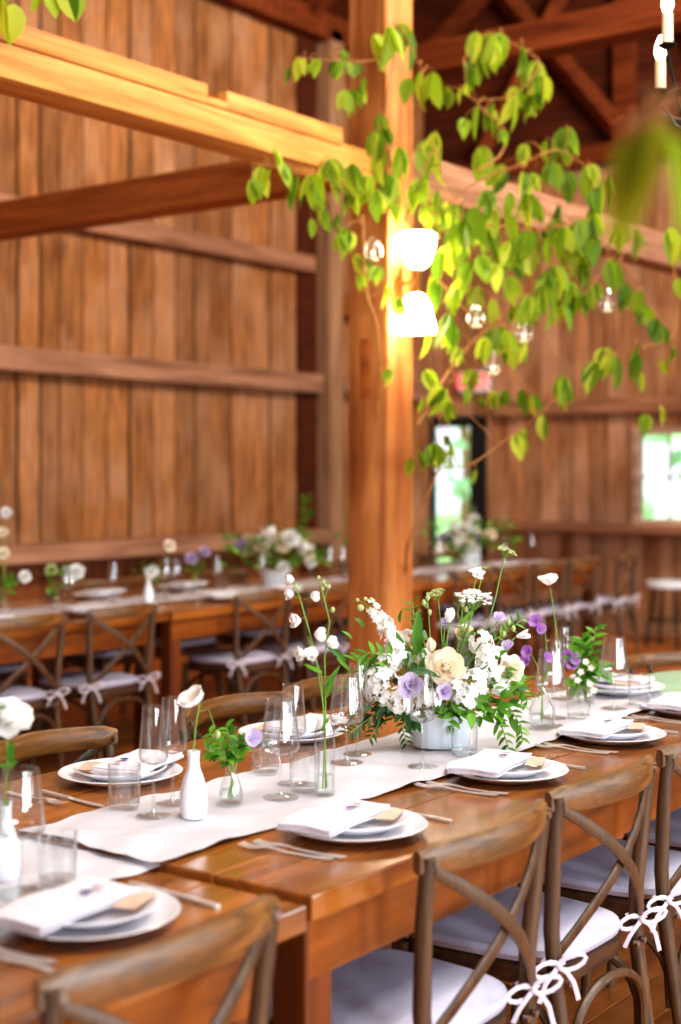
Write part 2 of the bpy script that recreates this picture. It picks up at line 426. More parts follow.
# outside
struct('ground', MB().box((EX+.3, -20, -.1), (45, 30, -.06)), M['grass'])
def tree(x, y, h, r, label):
    t = thing('garden_tree', label, 'tree', (x, y, -.06), 0, 'trees outside the end wall')
    MB().tube([(0, 0, 0), (.1, 0, h*.5), (0, .1, h*.8)], [.16, .12, .05]).build('trunk', M['twig'], t)
    mb = MB()
    for i in range(80):
        a = R0.uniform(0, 2*PI); q = r*math.sqrt(R0.random()); z = h*R0.uniform(.12, 1.)
        q *= math.sin(PI*min(1, max(.12, z/h)))**.5
        dv = Vector((R0.uniform(-1, 1), R0.uniform(-1, 1), R0.uniform(-1, .3)))
        mb.blade((q*math.cos(a), q*math.sin(a), z), dv, (R0.uniform(-1, 1), R0.uniform(-1, 1), 1), .34, .22)
    mb.build('crown', M['tree_leaf'], t)
tree(18.5, 7.6, 3.6, 1.0, 'bright tree seen through the small square window')
tree(19, 11.7, 3.2, .9, 'bright tree seen through the glass of the end door')

# exit sign above the door
ex = thing('exit_sign', 'red lit exit sign on the end wall above the glass door', 'sign', (EX-.055, 7.27, 2.26))
MB().box((-.02, -.16, 0), (.05, .16, .2), .006).build('sign_box', M['sign_white'], ex)
cu = bpy.data.curves.new('exit_text', 'FONT'); cu.body = 'EXIT'; cu.size = .19; cu.align_x = 'CENTER'; cu.align_y = 'CENTER'; cu.extrude = .003; cu.offset = .006
to = bpy.data.objects.new('exit_text', cu); C.objects.link(to)
bpy.context.view_layer.update()
me = bpy.data.meshes.new_from_object(to.evaluated_get(bpy.context.evaluated_depsgraph_get()))
bpy.data.objects.remove(to)
me.materials.clear(); me.materials.append(M['sign_red'])
lt = bpy.data.objects.new('lettering', me); C.objects.link(lt); lt.parent = ex
lt.location = (-.024, 0, .1); lt.rotation_euler = (PI/2, 0, -PI/2)

# ------------------------------------------------------------------ timbers in the hall
PX, PY = 5.659, 3.972
p = thing('timber_post', 'square honey brown timber post standing between the two rows of tables', 'post', (PX, PY, 0))
mb = MB()
NZ = 26
def post_fn(h=.115):
    r = random.Random(4); vs = []; fs = []
    ring = [(-h+.01, -h), (h-.01, -h), (h, -h+.01), (h, h-.01), (h-.01, h), (-h+.01, h), (-h, h-.01), (-h, -h+.01)]
    for j in range(NZ+1):
        z = j*6.4/NZ
        for (a, b) in ring: vs.append((a+r.uniform(-.003, .003), b+r.uniform(-.003, .003), z))
    for j in range(NZ):
        for k in range(8): fs.append((j*8+k, j*8+(k+1) % 8, (j+1)*8+(k+1) % 8, (j+1)*8+k))
    fs += [tuple(range(8))[::-1], tuple(range(NZ*8, NZ*8+8))]
    return vs, fs
mb.add(*post_fn()); mb.build('post_shaft', M['post'], p)
MB().box((-.118, -.02, 1.83), (-.108, .035, 2.12), .002).build('mortise_plug', M['tie'], p)
b = thing('long_beam', 'long honey coloured timber beam with a notch cut in its top edge', 'beam', (0, 3.92, 0))
mb = MB()
mb.box((1.2, .0, 2.862), (5.545, .19, 2.985), .008)
mb.build('lower_timber', M['beam'], b)
mb = MB(); mb.box((1.2, .004, 2.992), (4.356, .186, 3.072), .006); mb.box((4.356, .004, 2.992), (4.475, .186, 3.022), .003); mb.box((4.475, .004, 2.992), (5.287, .186, 3.072), .006); mb.box((5.287, .02, 2.985), (5.545, .18, 3.01), .003)
mb.build('upper_timber', M['beam'], b)
b2 = MB(); b2.box((5.775, 0, 2.862), (11.95, .19, 3.07), .012)  # same beam past the post; its weaker light is put into the duller colour
tag(b2.build('long_beam', M['girt'], None, loc=(0, 3.92, 0)), 'timber beam right of the post behind the leaves, coloured duller as less lit', 'beam')
t = MB(); t.box((-.09, 0, 2.89), (.09, 3.82, 3.09), .014)
tag(t.build('cross_beam', M['tie'], None, loc=(5.65, 4.087, 0)), 'dark brown cross beam between the post and the plank wall', 'beam')

# glowing sconce on the lit face of the post
s = thing('wall_sconce', 'pair of glowing white glass shades fixed to the timber post', 'lamp', (5.63, PY-.115, 2.38))
MB().box((-.035, -.012, -.09), (.035, 0, .09), .004).tube([(0, 0, 0), (0, -.06, .0), (0, -.12, .01)], .01).tube([(0, -.12, -.05), (0, -.12, .06)], .012).build('bracket', M['brass'], s)
up = MB(); up.lathe([(.0, 0), (.035, .0), (.055, .02), (.075, .07), (.088, .13), (.09, .16), (.084, .16), (.07, .08), (.05, .03), (0, .012)], 28, Matrix.Translation((0, -.12, .07)))
up.build('lamp_shade', M['lamp'], s)
dn = MB(); dn.lathe([(.02, 0), (.045, -.012), (.066, -.05), (.08, -.11), (.095, -.165), (.1, -.185), (.094, -.183), (.07, -.1), (.05, -.03), (0, -.012)], 28, Matrix.Translation((-.015, -.12, -.055)))
dn.build('lamp_shade', M['lamp'], s)

# chandelier at the right edge
ch = thing('chandelier', 'iron chandelier with lit candle bulbs at the upper right corner', 'lamp', (4.52, 1.74, 2.62))
MB().tube([(0, 0, 0), (0, 0, 3.4)], .008).tube([(0, 0, -.1), (0, 0, .2)], [.03, .02]).build('stem', M['iron'], ch)
MB().lathe([(.27, .06), (.28, .05), (.28, .075), (.27, .08), (.265, .07), (.27, .06)], 32).build('ring', M['iron'], ch)
for k in range(8):
    a = math.radians(143+k*45); ca, sa = math.cos(a), math.sin(a); z0 = .225 if k % 2 == 0 else .13
    MB().tube([(0, 0, -.02), (.1*ca, .1*sa, -.06), (.21*ca, .21*sa, .02), (.255*ca, .255*sa, z0-.03), (.26*ca, .26*sa, z0)], .006, 8).lathe([(0, 0), (.012, .0), (.03, .012), (.03, .016), (0, .014)], 16, Matrix.Translation((.26*ca, .26*sa, z0))).build('arm', M['iron'], ch)
    c = MB().lathe([(.0, 0), (.018, 0), (.018, .1), (0, .1)], 16, Matrix.Translation((.26*ca, .26*sa, z0+.014))).build('candle_sleeve', M['candle'], ch)
    MB().lathe([(0, 0), (.012, .005), (.021, .03), (.018, .055), (.006, .085), (0, .09)], 14, Matrix.Translation((.26*ca, .26*sa, z0+.112))).build('bulb', M['bulb'], c)

# ------------------------------------------------------------------ leafy branches
BRANCHES = [[[[5.461,3.702,3.482],[5.395,3.763,3.408],[5.323,3.82,3.373],[5.066,3.833,3.32],[4.796,3.812,3.263]],[[4.876,3.853,3.293,0.108],[4.913,3.778,3.28,0.088],[5.058,3.807,3.31,0.09],[5.032,3.742,3.288,0.089],[5.2,3.78,3.333,0.071],[5.295,3.805,3.286,0.072],[5.08,3.759,3.178,0.119],[5.31,3.878,3.251,0.114]]],[[[5.391,3.687,2.705],[5.421,3.753,2.926],[5.336,3.722,3.09],[5.412,3.735,3.338],[5.404,3.674,3.509],[5.485,3.601,3.286]],[[5.381,3.822,3.508,0.177],[5.319,3.688,3.509,0.204],[5.526,3.722,3.553,0.21],[5.504,3.759,3.583,0.157],[5.488,3.699,3.312,0.146],[5.597,3.688,3.367,0.19],[5.646,3.659,3.368,0.18],[5.296,3.73,3.106,0.112],[5.3,3.694,3.042,0.092],[5.247,3.703,3.019,0.152],[5.406,3.737,2.972,0.186],[5.452,3.722,2.988,0.177],[5.299,3.728,2.905,0.143],[5.386,3.716,2.846,0.155]]],[[[5.423,3.709,2.736],[5.371,3.775,2.851],[5.135,3.773,2.842],[4.847,3.831,2.783],[4.495,3.751,2.742]],[[4.548,3.81,2.755,0.14],[4.492,3.705,2.719,0.137],[4.633,3.762,2.78,0.132],[4.697,3.722,2.727,0.16],[4.795,3.736,2.711,0.144],[4.913,3.745,2.809,0.156],[5.08,3.845,2.806,0.14],[4.936,3.771,2.629,0.108],[5.08,3.793,2.63,0.09],[5.088,3.739,2.848,0.169],[5.289,3.861,2.825,0.165],[5.201,3.722,2.815,0.151],[5.011,3.74,2.531,0.128],[5.183,3.805,2.565,0.111],[5.334,3.711,2.85,0.153],[5.41,3.716,2.808,0.186],[5.281,3.746,2.764,0.153]]],[[[5.712,3.455,2.891],[5.811,3.394,2.971],[5.889,3.412,3.106],[5.807,3.512,3.233],[5.867,3.356,3.259],[5.97,3.269,3.409],[5.984,3.385,3.514],[5.809,3.447,3.554],[5.712,3.498,3.46]],[[5.645,3.423,3.514,0.145],[5.969,3.56,3.614,0.207],[5.844,3.401,3.554,0.19],[5.912,3.66,3.487,0.142],[5.74,3.513,3.384,0.127],[5.527,3.438,3.232,0.082],[5.871,3.706,3.34,0.098],[5.908,3.582,3.487,0.141],[5.931,3.346,3.509,0.17],[6.196,3.409,3.505,0.199],[6.031,3.281,3.377,0.161],[6.1,3.479,3.372,0.143],[5.906,3.374,3.251,0.16],[6.099,3.406,3.336,0.142],[5.785,3.36,3.083,0.084],[5.612,3.392,3.169,0.165],[6.056,3.595,3.278,0.154],[5.782,3.569,3.165,0.117]]],[[[5.437,3.68,2.642],[5.473,3.621,2.826],[5.553,3.591,2.974],[5.646,3.595,2.804],[5.76,3.527,2.719]],[[5.536,3.574,3.052,0.104],[5.752,3.681,3.027,0.193],[5.556,3.749,2.968,0.179],[5.475,3.618,2.839,0.165],[5.508,3.546,2.776,0.154],[5.699,3.715,2.745,0.139],[5.544,3.526,2.696,0.175],[5.756,3.601,2.751,0.192],[5.522,3.37,2.68,0.183],[5.698,3.394,2.788,0.125],[5.817,3.44,2.671,0.18],[5.982,3.437,2.829,0.14],[5.557,3.552,2.502,0.155],[5.77,3.644,2.59,0.161],[5.635,3.498,2.637,0.156],[5.885,3.646,2.605,0.163],[5.964,3.654,2.518,0.176]]],[[[5.558,3.621,2.676],[5.767,3.477,2.856],[5.897,3.336,2.931],[6.122,3.265,3.033],[6.259,3.18,2.974],[6.326,3.069,2.908]],[[6.071,3.401,3.072,0.109],[5.907,3.547,3.052,0.194],[6.022,3.493,2.973,0.174],[6.15,3.331,3.096,0.131],[6.216,3.254,3.161,0.207],[6.318,3.189,2.99,0.187],[5.86,3.148,2.914,0.145],[6.128,3.206,2.921,0.161],[5.833,3.28,2.88,0.125],[6.085,3.358,2.928,0.119],[6.325,3.085,2.919,0.207],[6.153,2.956,2.846,0.137],[6.217,3.07,2.852,0.15]]],[[[5.504,3.614,2.576],[5.716,3.446,2.634],[5.971,3.323,2.633],[6.177,3.165,2.669],[6.332,3.083,2.56],[6.461,2.985,2.396],[6.519,2.896,2.199]],[[6.178,3.461,2.858,0.199],[5.872,3.37,2.695,0.169],[5.945,3.322,2.62,0.181],[6.283,3.337,2.805,0.177],[5.911,3.114,2.617,0.166],[6.02,3.073,2.666,0.157],[6.181,3.107,2.625,0.172],[6.271,3.421,2.679,0.167],[5.805,3.422,2.719,0.158],[5.893,3.5,2.674,0.172],[5.816,3.245,2.594,0.156],[6.029,3.351,2.571,0.151],[6.051,3.589,2.597,0.187],[5.857,3.342,2.525,0.158],[5.61,3.306,2.432,0.143],[6.142,3.273,2.709,0.163],[5.9,3.186,2.581,0.146],[6.383,3.301,2.647,0.201],[6.192,3.157,2.665,0.173],[6.161,3.089,2.716,0.15],[6.322,3.026,2.689,0.152],[6.651,3.114,2.714,0.159],[6.362,2.924,2.607,0.129],[6.266,3.142,2.572,0.196],[6.244,3.045,2.498,0.183],[6.197,3.19,2.529,0.141],[6.214,3.17,2.491,0.152],[6.483,3.06,2.409,0.144],[6.372,2.938,2.359,0.141],[6.671,3.049,2.322,0.147],[6.564,2.947,2.236,0.155],[6.619,3.15,2.385,0.113],[6.447,2.858,2.181,0.098],[5.89,3.199,2.408,0.167],[5.995,3.211,2.454,0.18],[6.115,3.236,2.379,0.194],[6.11,3.319,2.38,0.152],[5.903,3.169,2.249,0.115],[6.036,3.187,2.272,0.138],[6.094,3.169,2.386,0.128],[6.235,3.185,2.334,0.109],[6.202,3.103,2.383,0.108],[6.027,3.375,2.313,0.14],[5.893,3.26,2.287,0.126]]],[[[6.766,2.803,2.663],[6.65,2.885,2.532],[6.616,2.865,2.181],[6.397,2.955,2.081],[6.289,3.136,2.025]],[[6.567,2.878,2.679,0.187],[6.753,2.911,2.682,0.169],[6.63,2.862,2.434,0.111],[6.556,2.862,2.097,0.11],[6.516,3.179,2.076,0.135],[6.361,2.948,2.098,0.097],[6.06,3.025,1.996,0.158],[6.458,3.123,2.055,0.178],[6.36,2.943,2.044,0.14],[6.684,3.09,1.992,0.114],[6.482,2.972,1.764,0.11],[6.56,2.928,1.81,0.11]]],[[[5.472,3.631,1.697],[5.606,3.597,1.887],[5.754,3.524,2.08],[5.845,3.36,2.243],[6.01,3.264,2.394],[6.202,3.205,2.497]],[[6.119,3.429,2.121,0.121],[5.662,3.281,2.125,0.133],[6.048,3.595,2.184,0.132],[6.237,3.292,1.921,0.154],[6.22,3.39,1.761,0.133],[5.919,3.48,1.869,0.097],[5.997,3.472,1.877,0.098],[5.859,3.305,1.869,0.137],[5.559,3.429,1.86,0.082],[5.745,3.466,1.837,0.074],[5.808,3.551,1.966,0.107],[5.512,3.437,2.049,0.092],[5.611,3.35,2.097,0.133],[5.925,3.434,2.14,0.139],[6.146,3.468,2.14,0.132],[5.651,3.541,2.162,0.136],[5.892,3.475,2.312,0.15],[6.143,3.506,2.319,0.144],[5.78,3.218,2.296,0.145],[5.875,3.209,2.347,0.146],[5.962,3.363,1.695,0.064],[5.728,3.561,2.397,0.159],[5.546,3.508,2.212,0.186],[5.568,3.486,2.332,0.144],[5.781,3.504,2.36,0.148],[5.783,3.327,2.393,0.146],[5.708,3.692,2.401,0.182],[5.677,3.696,2.407,0.138]]],[[[5.271,3.805,2.655],[5.339,3.831,2.321],[5.313,3.75,2.129],[5.322,3.745,1.809],[5.348,3.804,1.535],[5.3,3.797,1.306]],[[5.312,3.869,2.487,0.104],[5.224,3.775,2.377,0.081],[5.128,3.791,2.574,0.131],[5.215,3.683,2.405,0.101],[5.409,3.769,2.351,0.125],[5.287,3.652,1.945,0.091]]],[[[5.7,3.852,1.0],[5.512,3.714,1.139],[5.552,3.645,1.326],[5.63,3.612,1.489],[5.685,3.482,1.513],[5.882,3.408,1.632],[5.981,3.302,1.737],[6.083,3.212,1.862]],[[5.481,3.596,2.147,0.155],[5.485,3.604,1.95,0.134],[5.461,3.486,1.866,0.153],[5.611,3.7,1.829,0.074],[5.62,3.56,1.807,0.115],[5.736,3.533,1.881,0.106],[5.522,3.715,1.545,0.094],[5.479,3.639,1.577,0.114],[5.37,3.489,1.606,0.131],[5.429,3.448,1.647,0.071],[5.927,3.374,1.661,0.139],[5.532,3.357,1.489,0.071],[5.817,3.707,1.848,0.108]]]]
BL = ['thin leafy sprig reaching left from the top of the post',
      'leafy branch climbing the top of the post above the beam',
      'leafy branch trailing left below the honey coloured beam',
      'arching leafy branch highest to the right of the post',
      'dense leafy branch beside the upper glowing shade',
      'leafy branch lying along the top of the less lit right beam',
      'fullest leafy branch spreading right across the less lit right beam',
      'leafy branch hanging in at the right edge below the beam',
      'long bare diagonal branch with leaves below the lamp shades',
      'bare twisting vine climbing the left face of the post',
      'lowest thin twig with few leaves in front of the end door']
VP = ((0, .04), (.08, .62), (.28, 1), (.55, .92), (.78, .55), (.92, .2), (1, .02))
def branch(stem, leaves, label, mat, rad=.007, wf=.46, extra=1.0):
    t = thing('leafy_branch', label, 'branch', stem[0])
    o = Vector(stem[0]); S = [Vector(q)-o for q in stem]
    # smooth the stem
    pts = []
    for i in range(len(S)-1):
        a, b_, c_, d_ = S[max(0, i-1)], S[i], S[i+1], S[min(len(S)-1, i+2)]
        for k in range(6):
            u = k/6; pts.append(.5*((2*b_)+(c_-a)*u+(2*a-5*b_+4*c_-d_)*u*u+(3*b_-a-3*c_+d_)*u**3))
    pts.append(S[-1]); n = len(pts)
    st = MB().tube(pts, [rad*(1-.7*i/(n-1)) for i in range(n)], 6)
    lf = MB()
    lv = list(leaves)
    for x, y, z, L in leaves:
        for k in range(1 if extra and R0.random() < extra*.3 else 0): lv.append((x+R0.uniform(-.07, .07), y+R0.uniform(-.07, .07), z+R0.uniform(-.06, .05), L*R0.uniform(.75, 1.05)))
    for x, y, z, L in lv:
        q = Vector((x, y, z))-o
        near = min(pts, key=lambda w: (w-q).length)
        mid = (near+q)/2+Vector((R0.uniform(-.02, .02), R0.uniform(-.02, .02), .03))
        top = q+Vector((0, 0, .012))
        st.tube([near, mid, top, q], [.0028, .002, .0016, .0012], 4)
        # leaves hang, faces turned every way but mostly toward the open hall
        a = R0.uniform(-1.25, 1.25); nv = Vector((-.8, -.6, .25)); nv.rotate(Euler((R0.uniform(-.3, .3), 0, a)))
        d = Vector((R0.uniform(-.35, .35), R0.uniform(-.35, .35), -1))
        lf.blade(q, d, nv, L*1.02, L*wf*R0.uniform(.85, 1.15), R0.uniform(-.1, .7), R0.uniform(.15, .6), VP)
        if extra:
            for sgn in (-1, 1):
                if R0.random() < .55:
                    d2 = d+Vector((.8, -.6, 0))*sgn*R0.uniform(.3, .6); nv2 = nv.copy(); nv2.rotate(Euler((0, 0, sgn*R0.uniform(.2, .7))))
                    lf.blade(q, d2, nv2, L*R0.uniform(.75, .95), L*wf*R0.uniform(.75, 1.), R0.uniform(-.1, .6), R0.uniform(.15, .6), VP)
    st.build('stem', M['twig'], t)
    if leaves: lf.build('foliage', mat, t)
    return t
for (stem, leaves), lab in zip(BRANCHES, BL):
    branch(stem, leaves, lab, M['leaf_vine'], .009 if 'bare' in lab else .006)
branch([(3.05, 3.93, 3.22), (3.2, 3.82, 3.12), (3.32, 3.76, 3.12), (3.42, 3.7, 3.15)],
       [(3.22, 3.84, 3.10, .15), (3.25, 3.82, 3.09, .14), (3.24, 3.86, 3.16, .13), (3.33, 3.73, 3.14, .1), (3.36, 3.69, 3.15, .12), (3.385, 3.67, 3.15, .11), (3.30, 3.76, 3.16, .1)],
       'leafy sprig on top of the beam at the upper left corner', M['leaf_vine'], .006, .62, 0)
tag(MB().box((-.1, -4.9, 2.862), (.1, 3.92, 3.07), .012).build('cross_beam', M['tie'], None, loc=(1.3, 0, 0)), 'cross beam overhead in front of the tables, out of the picture', 'beam')
branch([(1.22, .30, 2.87), (1.17, .33, 2.4), (1.12, .40, 1.9), (1.075, .432, 1.76), (1.04, .468, 1.752), (1.022, .487, 1.736)],
       [(1.023, .487, 1.738, .08), (1.04, .468, 1.756, .105), (1.03, .455, 1.745, .1), (1.06, .44, 1.755, .09), (1.035, .475, 1.75, .08)],
       'close blurred leafy sprig hanging at the right edge', M['leaf_vine'], .003, .44, 0)

# hanging glass votives
def votive_proto(loc, cord, label):
    t = thing('hanging_votive', label, 'votive', loc, 0, 'glass votives hanging among the leaves')
    g = MB().lathe([(0, -.045), (.025, -.04), (.043, -.015), (.045, .005), (.036, .035), (.018, .06), (.008, .075), (.0, .08)], 20)
    g.build('glass_globe', M['glass_heavy'], t)
    c = MB().lathe([(0, -.038), (.019, -.038), (.019, -.022), (0, -.022)], 14).build('tealight', M['candle'], t)
    MB().lathe([(0, -.02), (.006, -.012), (.004, .0), (0, .008)], 8).build('flame', M['flame'], c)
    MB().tube([(0, 0, .078), (.004, 0, cord)], .0012, 4).build('cord', M['twig'], t)
    return t
vt = votive_proto((5.38, 3.82, 2.5), .45, 'clear glass votive hanging left of the post lamp')
for loc, lab in (((5.67, 3.44, 2.19), 'clear glass votive nearest to the post on the lamp side'), ((5.8, 3.26, 2.12), 'clear glass votive hanging in the middle of the leaves'),
                 ((6.03, 2.95, 2.26), 'clear glass votive farthest right among the leaves'), ((5.72, 3.38, 1.97), 'lowest clear glass votive near the exit sign')):
    dup(vt, loc, R0.uniform(0, 6), lab)
# ------------------------------------------------------------------ tables
def make_table(label, loc, L=2.44, z=.76, W=1.12):
    t = thing('farm_table', label, 'table', loc, 0, 'long wooden farm tables')
    mb = MB(); n = 5; w = W/n
    for i in range(n):
        mb.box((-L/2+.002, -W/2+i*w+.0008, z-.045), (L/2-.002, -W/2+(i+1)*w-.0008, z), .004)
    mb.build('table_top', M['top'], t, False)
    mb = MB(); h0, h1 = z-.155, z-.045
    mb.box((-L/2+.02, -W/2+.022, h0), (L/2-.1, -W/2+.055, h1), .004).box((-L/2+.02, W/2-.055, h0), (L/2-.1, W/2-.022, h1), .004)
    mb.box((-L/2+.08, -W/2+.045, h0), (-L/2+.11, W/2-.045, h1), .003).box((L/2-.17, -W/2+.045, h0), (L/2-.14, W/2-.045, h1), .003)
    mb.build('apron', M['apron'], t, False)
    for sx in (-1, 1):
        for sy in (-1, 1):
            x = -L/2+.052 if sx < 0 else L/2-.12; y = sy*(W/2-.062)
            MB().box((x-.038, y-.038, 0), (x+.038, y+.038, h1), .006).build('leg', M['tleg'], t, False)
    return t
TB1 = make_table('front table of the near row with its end at the lower left gap', (.675, 2.04, 0), 2.44, .748)
TB2 = make_table('second table of the near row carrying the large flower centerpiece', (3.13, 2.04, 0), 2.45)
for x, lab in ((4.11, 'left table of the second row along the plank wall'), (6.58, 'middle table of the second row behind the timber post'), (9.05, 'farthest table of the second row toward the end door')):
    dup(TB2, (x, 5.63, 0), None, lab)
def runner(x0, x1, y0, y1, z, label, seed):
    r = random.Random(seed); ph = [r.uniform(0, 6) for _ in range(8)]
    def fn(u, v):
        x = x0+(x1-x0)*u; y = y0+(y1-y0)*v
        e = .006*math.sin(x*4+ph[0])+.004*math.sin(x*13+ph[1])
        y += e*(1-v) + (.006*math.sin(x*4+ph[2])+.004*math.sin(x*15+ph[3]))*v
        x += .01*math.sin(y*14+ph[6])*(1 if u in (0, 1) else 0)
        zz = .0022*math.sin(x*31+y*18+ph[4])+.0018*math.sin(x*17-y*41+ph[5])+.0012*math.sin(x*60+y*70+ph[7])
        return (x, y, z+.006+zz)
    mb = MB().grid(fn, 120, 18)
    o = mb.build('table_runner', M['runner'])
    return tag(o, label, 'runner', 'gauzy table runners')
runner(-.5, 1.93, 1.83, 2.2, .748, 'off white gauze runner on the front left table', 1)
runner(1.885, 4.32, 1.81, 2.2, .762, 'off white gauze runner under the large flower centerpiece', 2)
runner(2.9, 7.8, 5.44, 5.82, .76, 'off white gauze runner on the second row tables left of the post', 3)
runner(7.84, 10.2, 5.44, 5.82, .76, 'off white gauze runner on the farthest second row table', 4)

# ------------------------------------------------------------------ cross-back chair
def make_chair(label):
    t = thing('cross_back_chair', label, 'chair', (0, 0, 0), 0, 'wooden cross back chairs')
    for s in (-1, 1):
        MB().tube([(s*.185, -.262, 0), (s*.187, -.235, .2), (s*.19, -.205, .40), (s*.2, -.2, .52), (s*.214, -.212, .68), (s*.222, -.226, .808)],
                  [.0145, .0165, .018, .0175, .0165, .0145], 10).build('back_post', M['chair'], t)
    for s in (-1, 1):
        MB().tube([(s*.185, .185, .42), (s*.19, .195, .2), (s*.197, .21, 0)], [.019, .0165, .0135], 10).build('front_leg', M['chair'], t)
    def rail_pt(u): return (u*.236, -.212-.062*(1-u*u), .803)
    rp = [rail_pt(-1+2*i/16) for i in range(17)]
    mb = MB(); vs = []; nn = len(rp)
    for i, q in enumerate(rp):
        u = -1+2*i/16; P = Vector(q); T = (Vector(rp[min(i+1, 16)])-Vector(rp[max(i-1, 0)])).normalized(); S = Vector((-T.y, T.x, 0))
        hh = (.031-.003*abs(u))*(1 if abs(u) < .999 else .72); th = .0125; zc = .797+.008*(1-u*u)
        for a, b in ((-th*.5, -hh), (-th, -hh*.72), (-th, hh*.72), (-th*.5, hh), (th*.5, hh), (th, hh*.72), (th, -hh*.72), (th*.5, -hh)):
            vs.append((P.x+S.x*a, P.y+S.y*a-.001*b*8, zc+b))
    fs = [[i*8+k, i*8+(k+1) % 8, (i+1)*8+(k+1) % 8, (i+1)*8+k] for i in range(nn-1) for k in range(8)]
    fs += [list(range(8))[::-1], list(range((nn-1)*8, nn*8))]
    mb.add(vs, fs); tr_ = mb.build('top_rail', M['rail'], t)
    for s in (-1, 1):
        MB().tube([(s*.217, -.199, .795), (s*.217, -.194, .795)], .007, 10).build('bolt', M['bolt'], tr_)
        MB().tube([(s*.217, -.236, .795), (s*.217, -.243, .795)], .007, 10).build('bolt', M['bolt'], tr_)
    for s in (-1, 1):
        pts = []
        for i in range(9):
            u = i/8; x = s*(.212-.40*u); yb = -.228*(1-u)-.212*u-.05*math.sin(PI*u)+(.006*s)
            z = .782*(1-u)+.468*u+.02*math.sin(PI*u)
            pts.append((x, yb, z))
        MB().strip(pts, [.026, .027, .028, .029, .03, .03, .029, .028, .027], .011, (0, 1, 0)).build('cross_slat', M['chair'], t)
    # seat frame: rounded trapezoid
    def seat_ring(g, z):
        r = []
        for k in range(40):
            a = 2*PI*k/40; cx = math.copysign(abs(math.cos(a))**.5, math.cos(a)); sy = math.copysign(abs(math.sin(a))**.55, math.sin(a))
            w = .205+.02*sy
            r.append((cx*(w+g), .0+sy*(.205+g), z))
        return r
    def slab(levels):
        mb = MB(); vs = []
        for g, z in levels: vs += seat_ring(g, z)
        n = len(levels)
        fs = [[i*40+k, i*40+(k+1) % 40, (i+1)*40+(k+1) % 40, (i+1)*40+k] for i in range(n-1) for k in range(40)]
        b = len(vs); vs.append((0, 0, levels[0][1])); vs.append((0, 0, levels[-1][1]+.004))
        for k in range(40): fs.append([(k+1) % 40, k, b]); fs.append([(n-1)*40+k, (n-1)*40+(k+1) % 40, b+1])
        return mb.add(vs, fs)
    slab([(-.008, .385), (0, .39), (.002, .42), (-.006, .43)]).build('seat_frame', M['seatwood'], t)
    cu_ = slab([(-.02, .431), (.0, .436), (.006, .449), (.0, .461), (-.014, .466), (-.05, .470), (-.12, .473)]).build('seat_cushion', M['cushion'], t)
    # ribbon ties at the rear posts
    for s in (-1, 1):
        mb = MB(); px, py, pz = s*.196, -.222, .455
        ring = [(px+.02*math.cos(a), -.202+.021*math.sin(a), pz) for a in [2*PI*k/10 for k in range(11)]]
        mb.strip(ring, .012, .0016, (0, 0, 1))
        rr = random.Random(7+s)
        for q in (-1, 1):
            loop = []
            for i in range(11):
                a = PI*2*i/10; l = .036*(1-math.cos(a))
                loop.append((px+q*l*.8, py-.004-.012*abs(math.sin(a/2)), pz+.011*math.sin(a)*1.3+l*(.22 if q > 0 else -.1)))
            mb.strip(loop, .0095, .0016, (0, -1, .25))
            tl = [(px, py-.006, pz), (px+q*.016, py-.016, pz-.012), (px+q*.032, py-.013, pz-.034), (px+q*.044, py-.010, pz-.056-.02*rr.random())]
            mb.strip(tl, [.009, .0095, .0105, .011], .0014, (0, -1, .1))
        mb.ball((px, py-.007, pz), .009, 8)
        Rb = Matrix.Translation((px, -.202, 0)) @ Matrix.Rotation(math.radians(-38), 4, 'Z') @ Matrix.Translation((-px, .202, 0))
        mb.v = [tuple(Rb @ Vector(q)) for q in mb.v]
        mb.build('ribbon_bow', M['ribbon'], cu_)
    # bent braces below the seat
    def arch(p0, p1, z0=.19, zt=.375):
        P0, P1 = Vector(p0), Vector(p1); pts = []
        for i in range(15):
            a = PI*i/14; u = (1-math.cos(a))/2
            q = P0.lerp(P1, u); pts.append((q.x, q.y, z0+(zt-z0)*math.sin(a)**.55))
        return MB().tube(pts, .0105, 8)
    arch((-.173, -.232, 0), (.173, -.232, 0)).build('bent_brace', M['chair'], t)
    for s in (-1, 1): arch((s*.185, -.215, 0), (s*.186, .175, 0)).build('bent_brace', M['chair'], t)
    for s in (-1, 1):
        MB().tube([(s*.178, -.226, .41), (s*.178, -.234, .41)], .007, 10).build('bolt', M['bolt'], t)
        MB().tube([(s*.155, -.217, .405), (s*.155, -.228, .405)], .007, 10).build('bolt', M['bolt'], t)
    return t
CH = make_chair('cross back chair second on the near side, nearest the table gap')
def chair(x, y, rz, label, first=[1]):
    rz += R0.uniform(-.03, .03)
    if first: first.pop(); CH.location = (x, y, 0); CH.rotation_euler = (0, 0, rz); CH['label'] = label; return CH
    return dup(CH, (x, y, 0), rz, label)
chair(2.30, 1.595, 0, 'cross back chair on the near side in front of the delphinium bottle setting')
chair(1.49, 1.635, 0, 'blurred cross back chair closest to the viewer at the front table gap')
chair(.86, 1.60, 0, 'blurred cross back chair cut off at the lower left corner')
chair(2.85, 1.62, 0, 'cross back chair on the near side directly before the large centerpiece')
chair(3.41, 1.625, 0, 'cross back chair on the near side cut by the right edge with a neat bow')
chair(3.94, 1.61, 0, 'rearmost near side cross back chair, only cushion and legs in view')
chair(2.37, 2.44, PI, 'cross back chair on the far side behind the leftmost wine glasses')
chair(3.08, 2.44, PI, 'cross back chair on the far side behind the white bud vase')
chair(3.52, 2.45, PI, 'cross back chair on the far side behind the tall white delphinium')
chair(4.0, 2.44, PI, 'cross back chair on the far side hidden behind the large centerpiece')
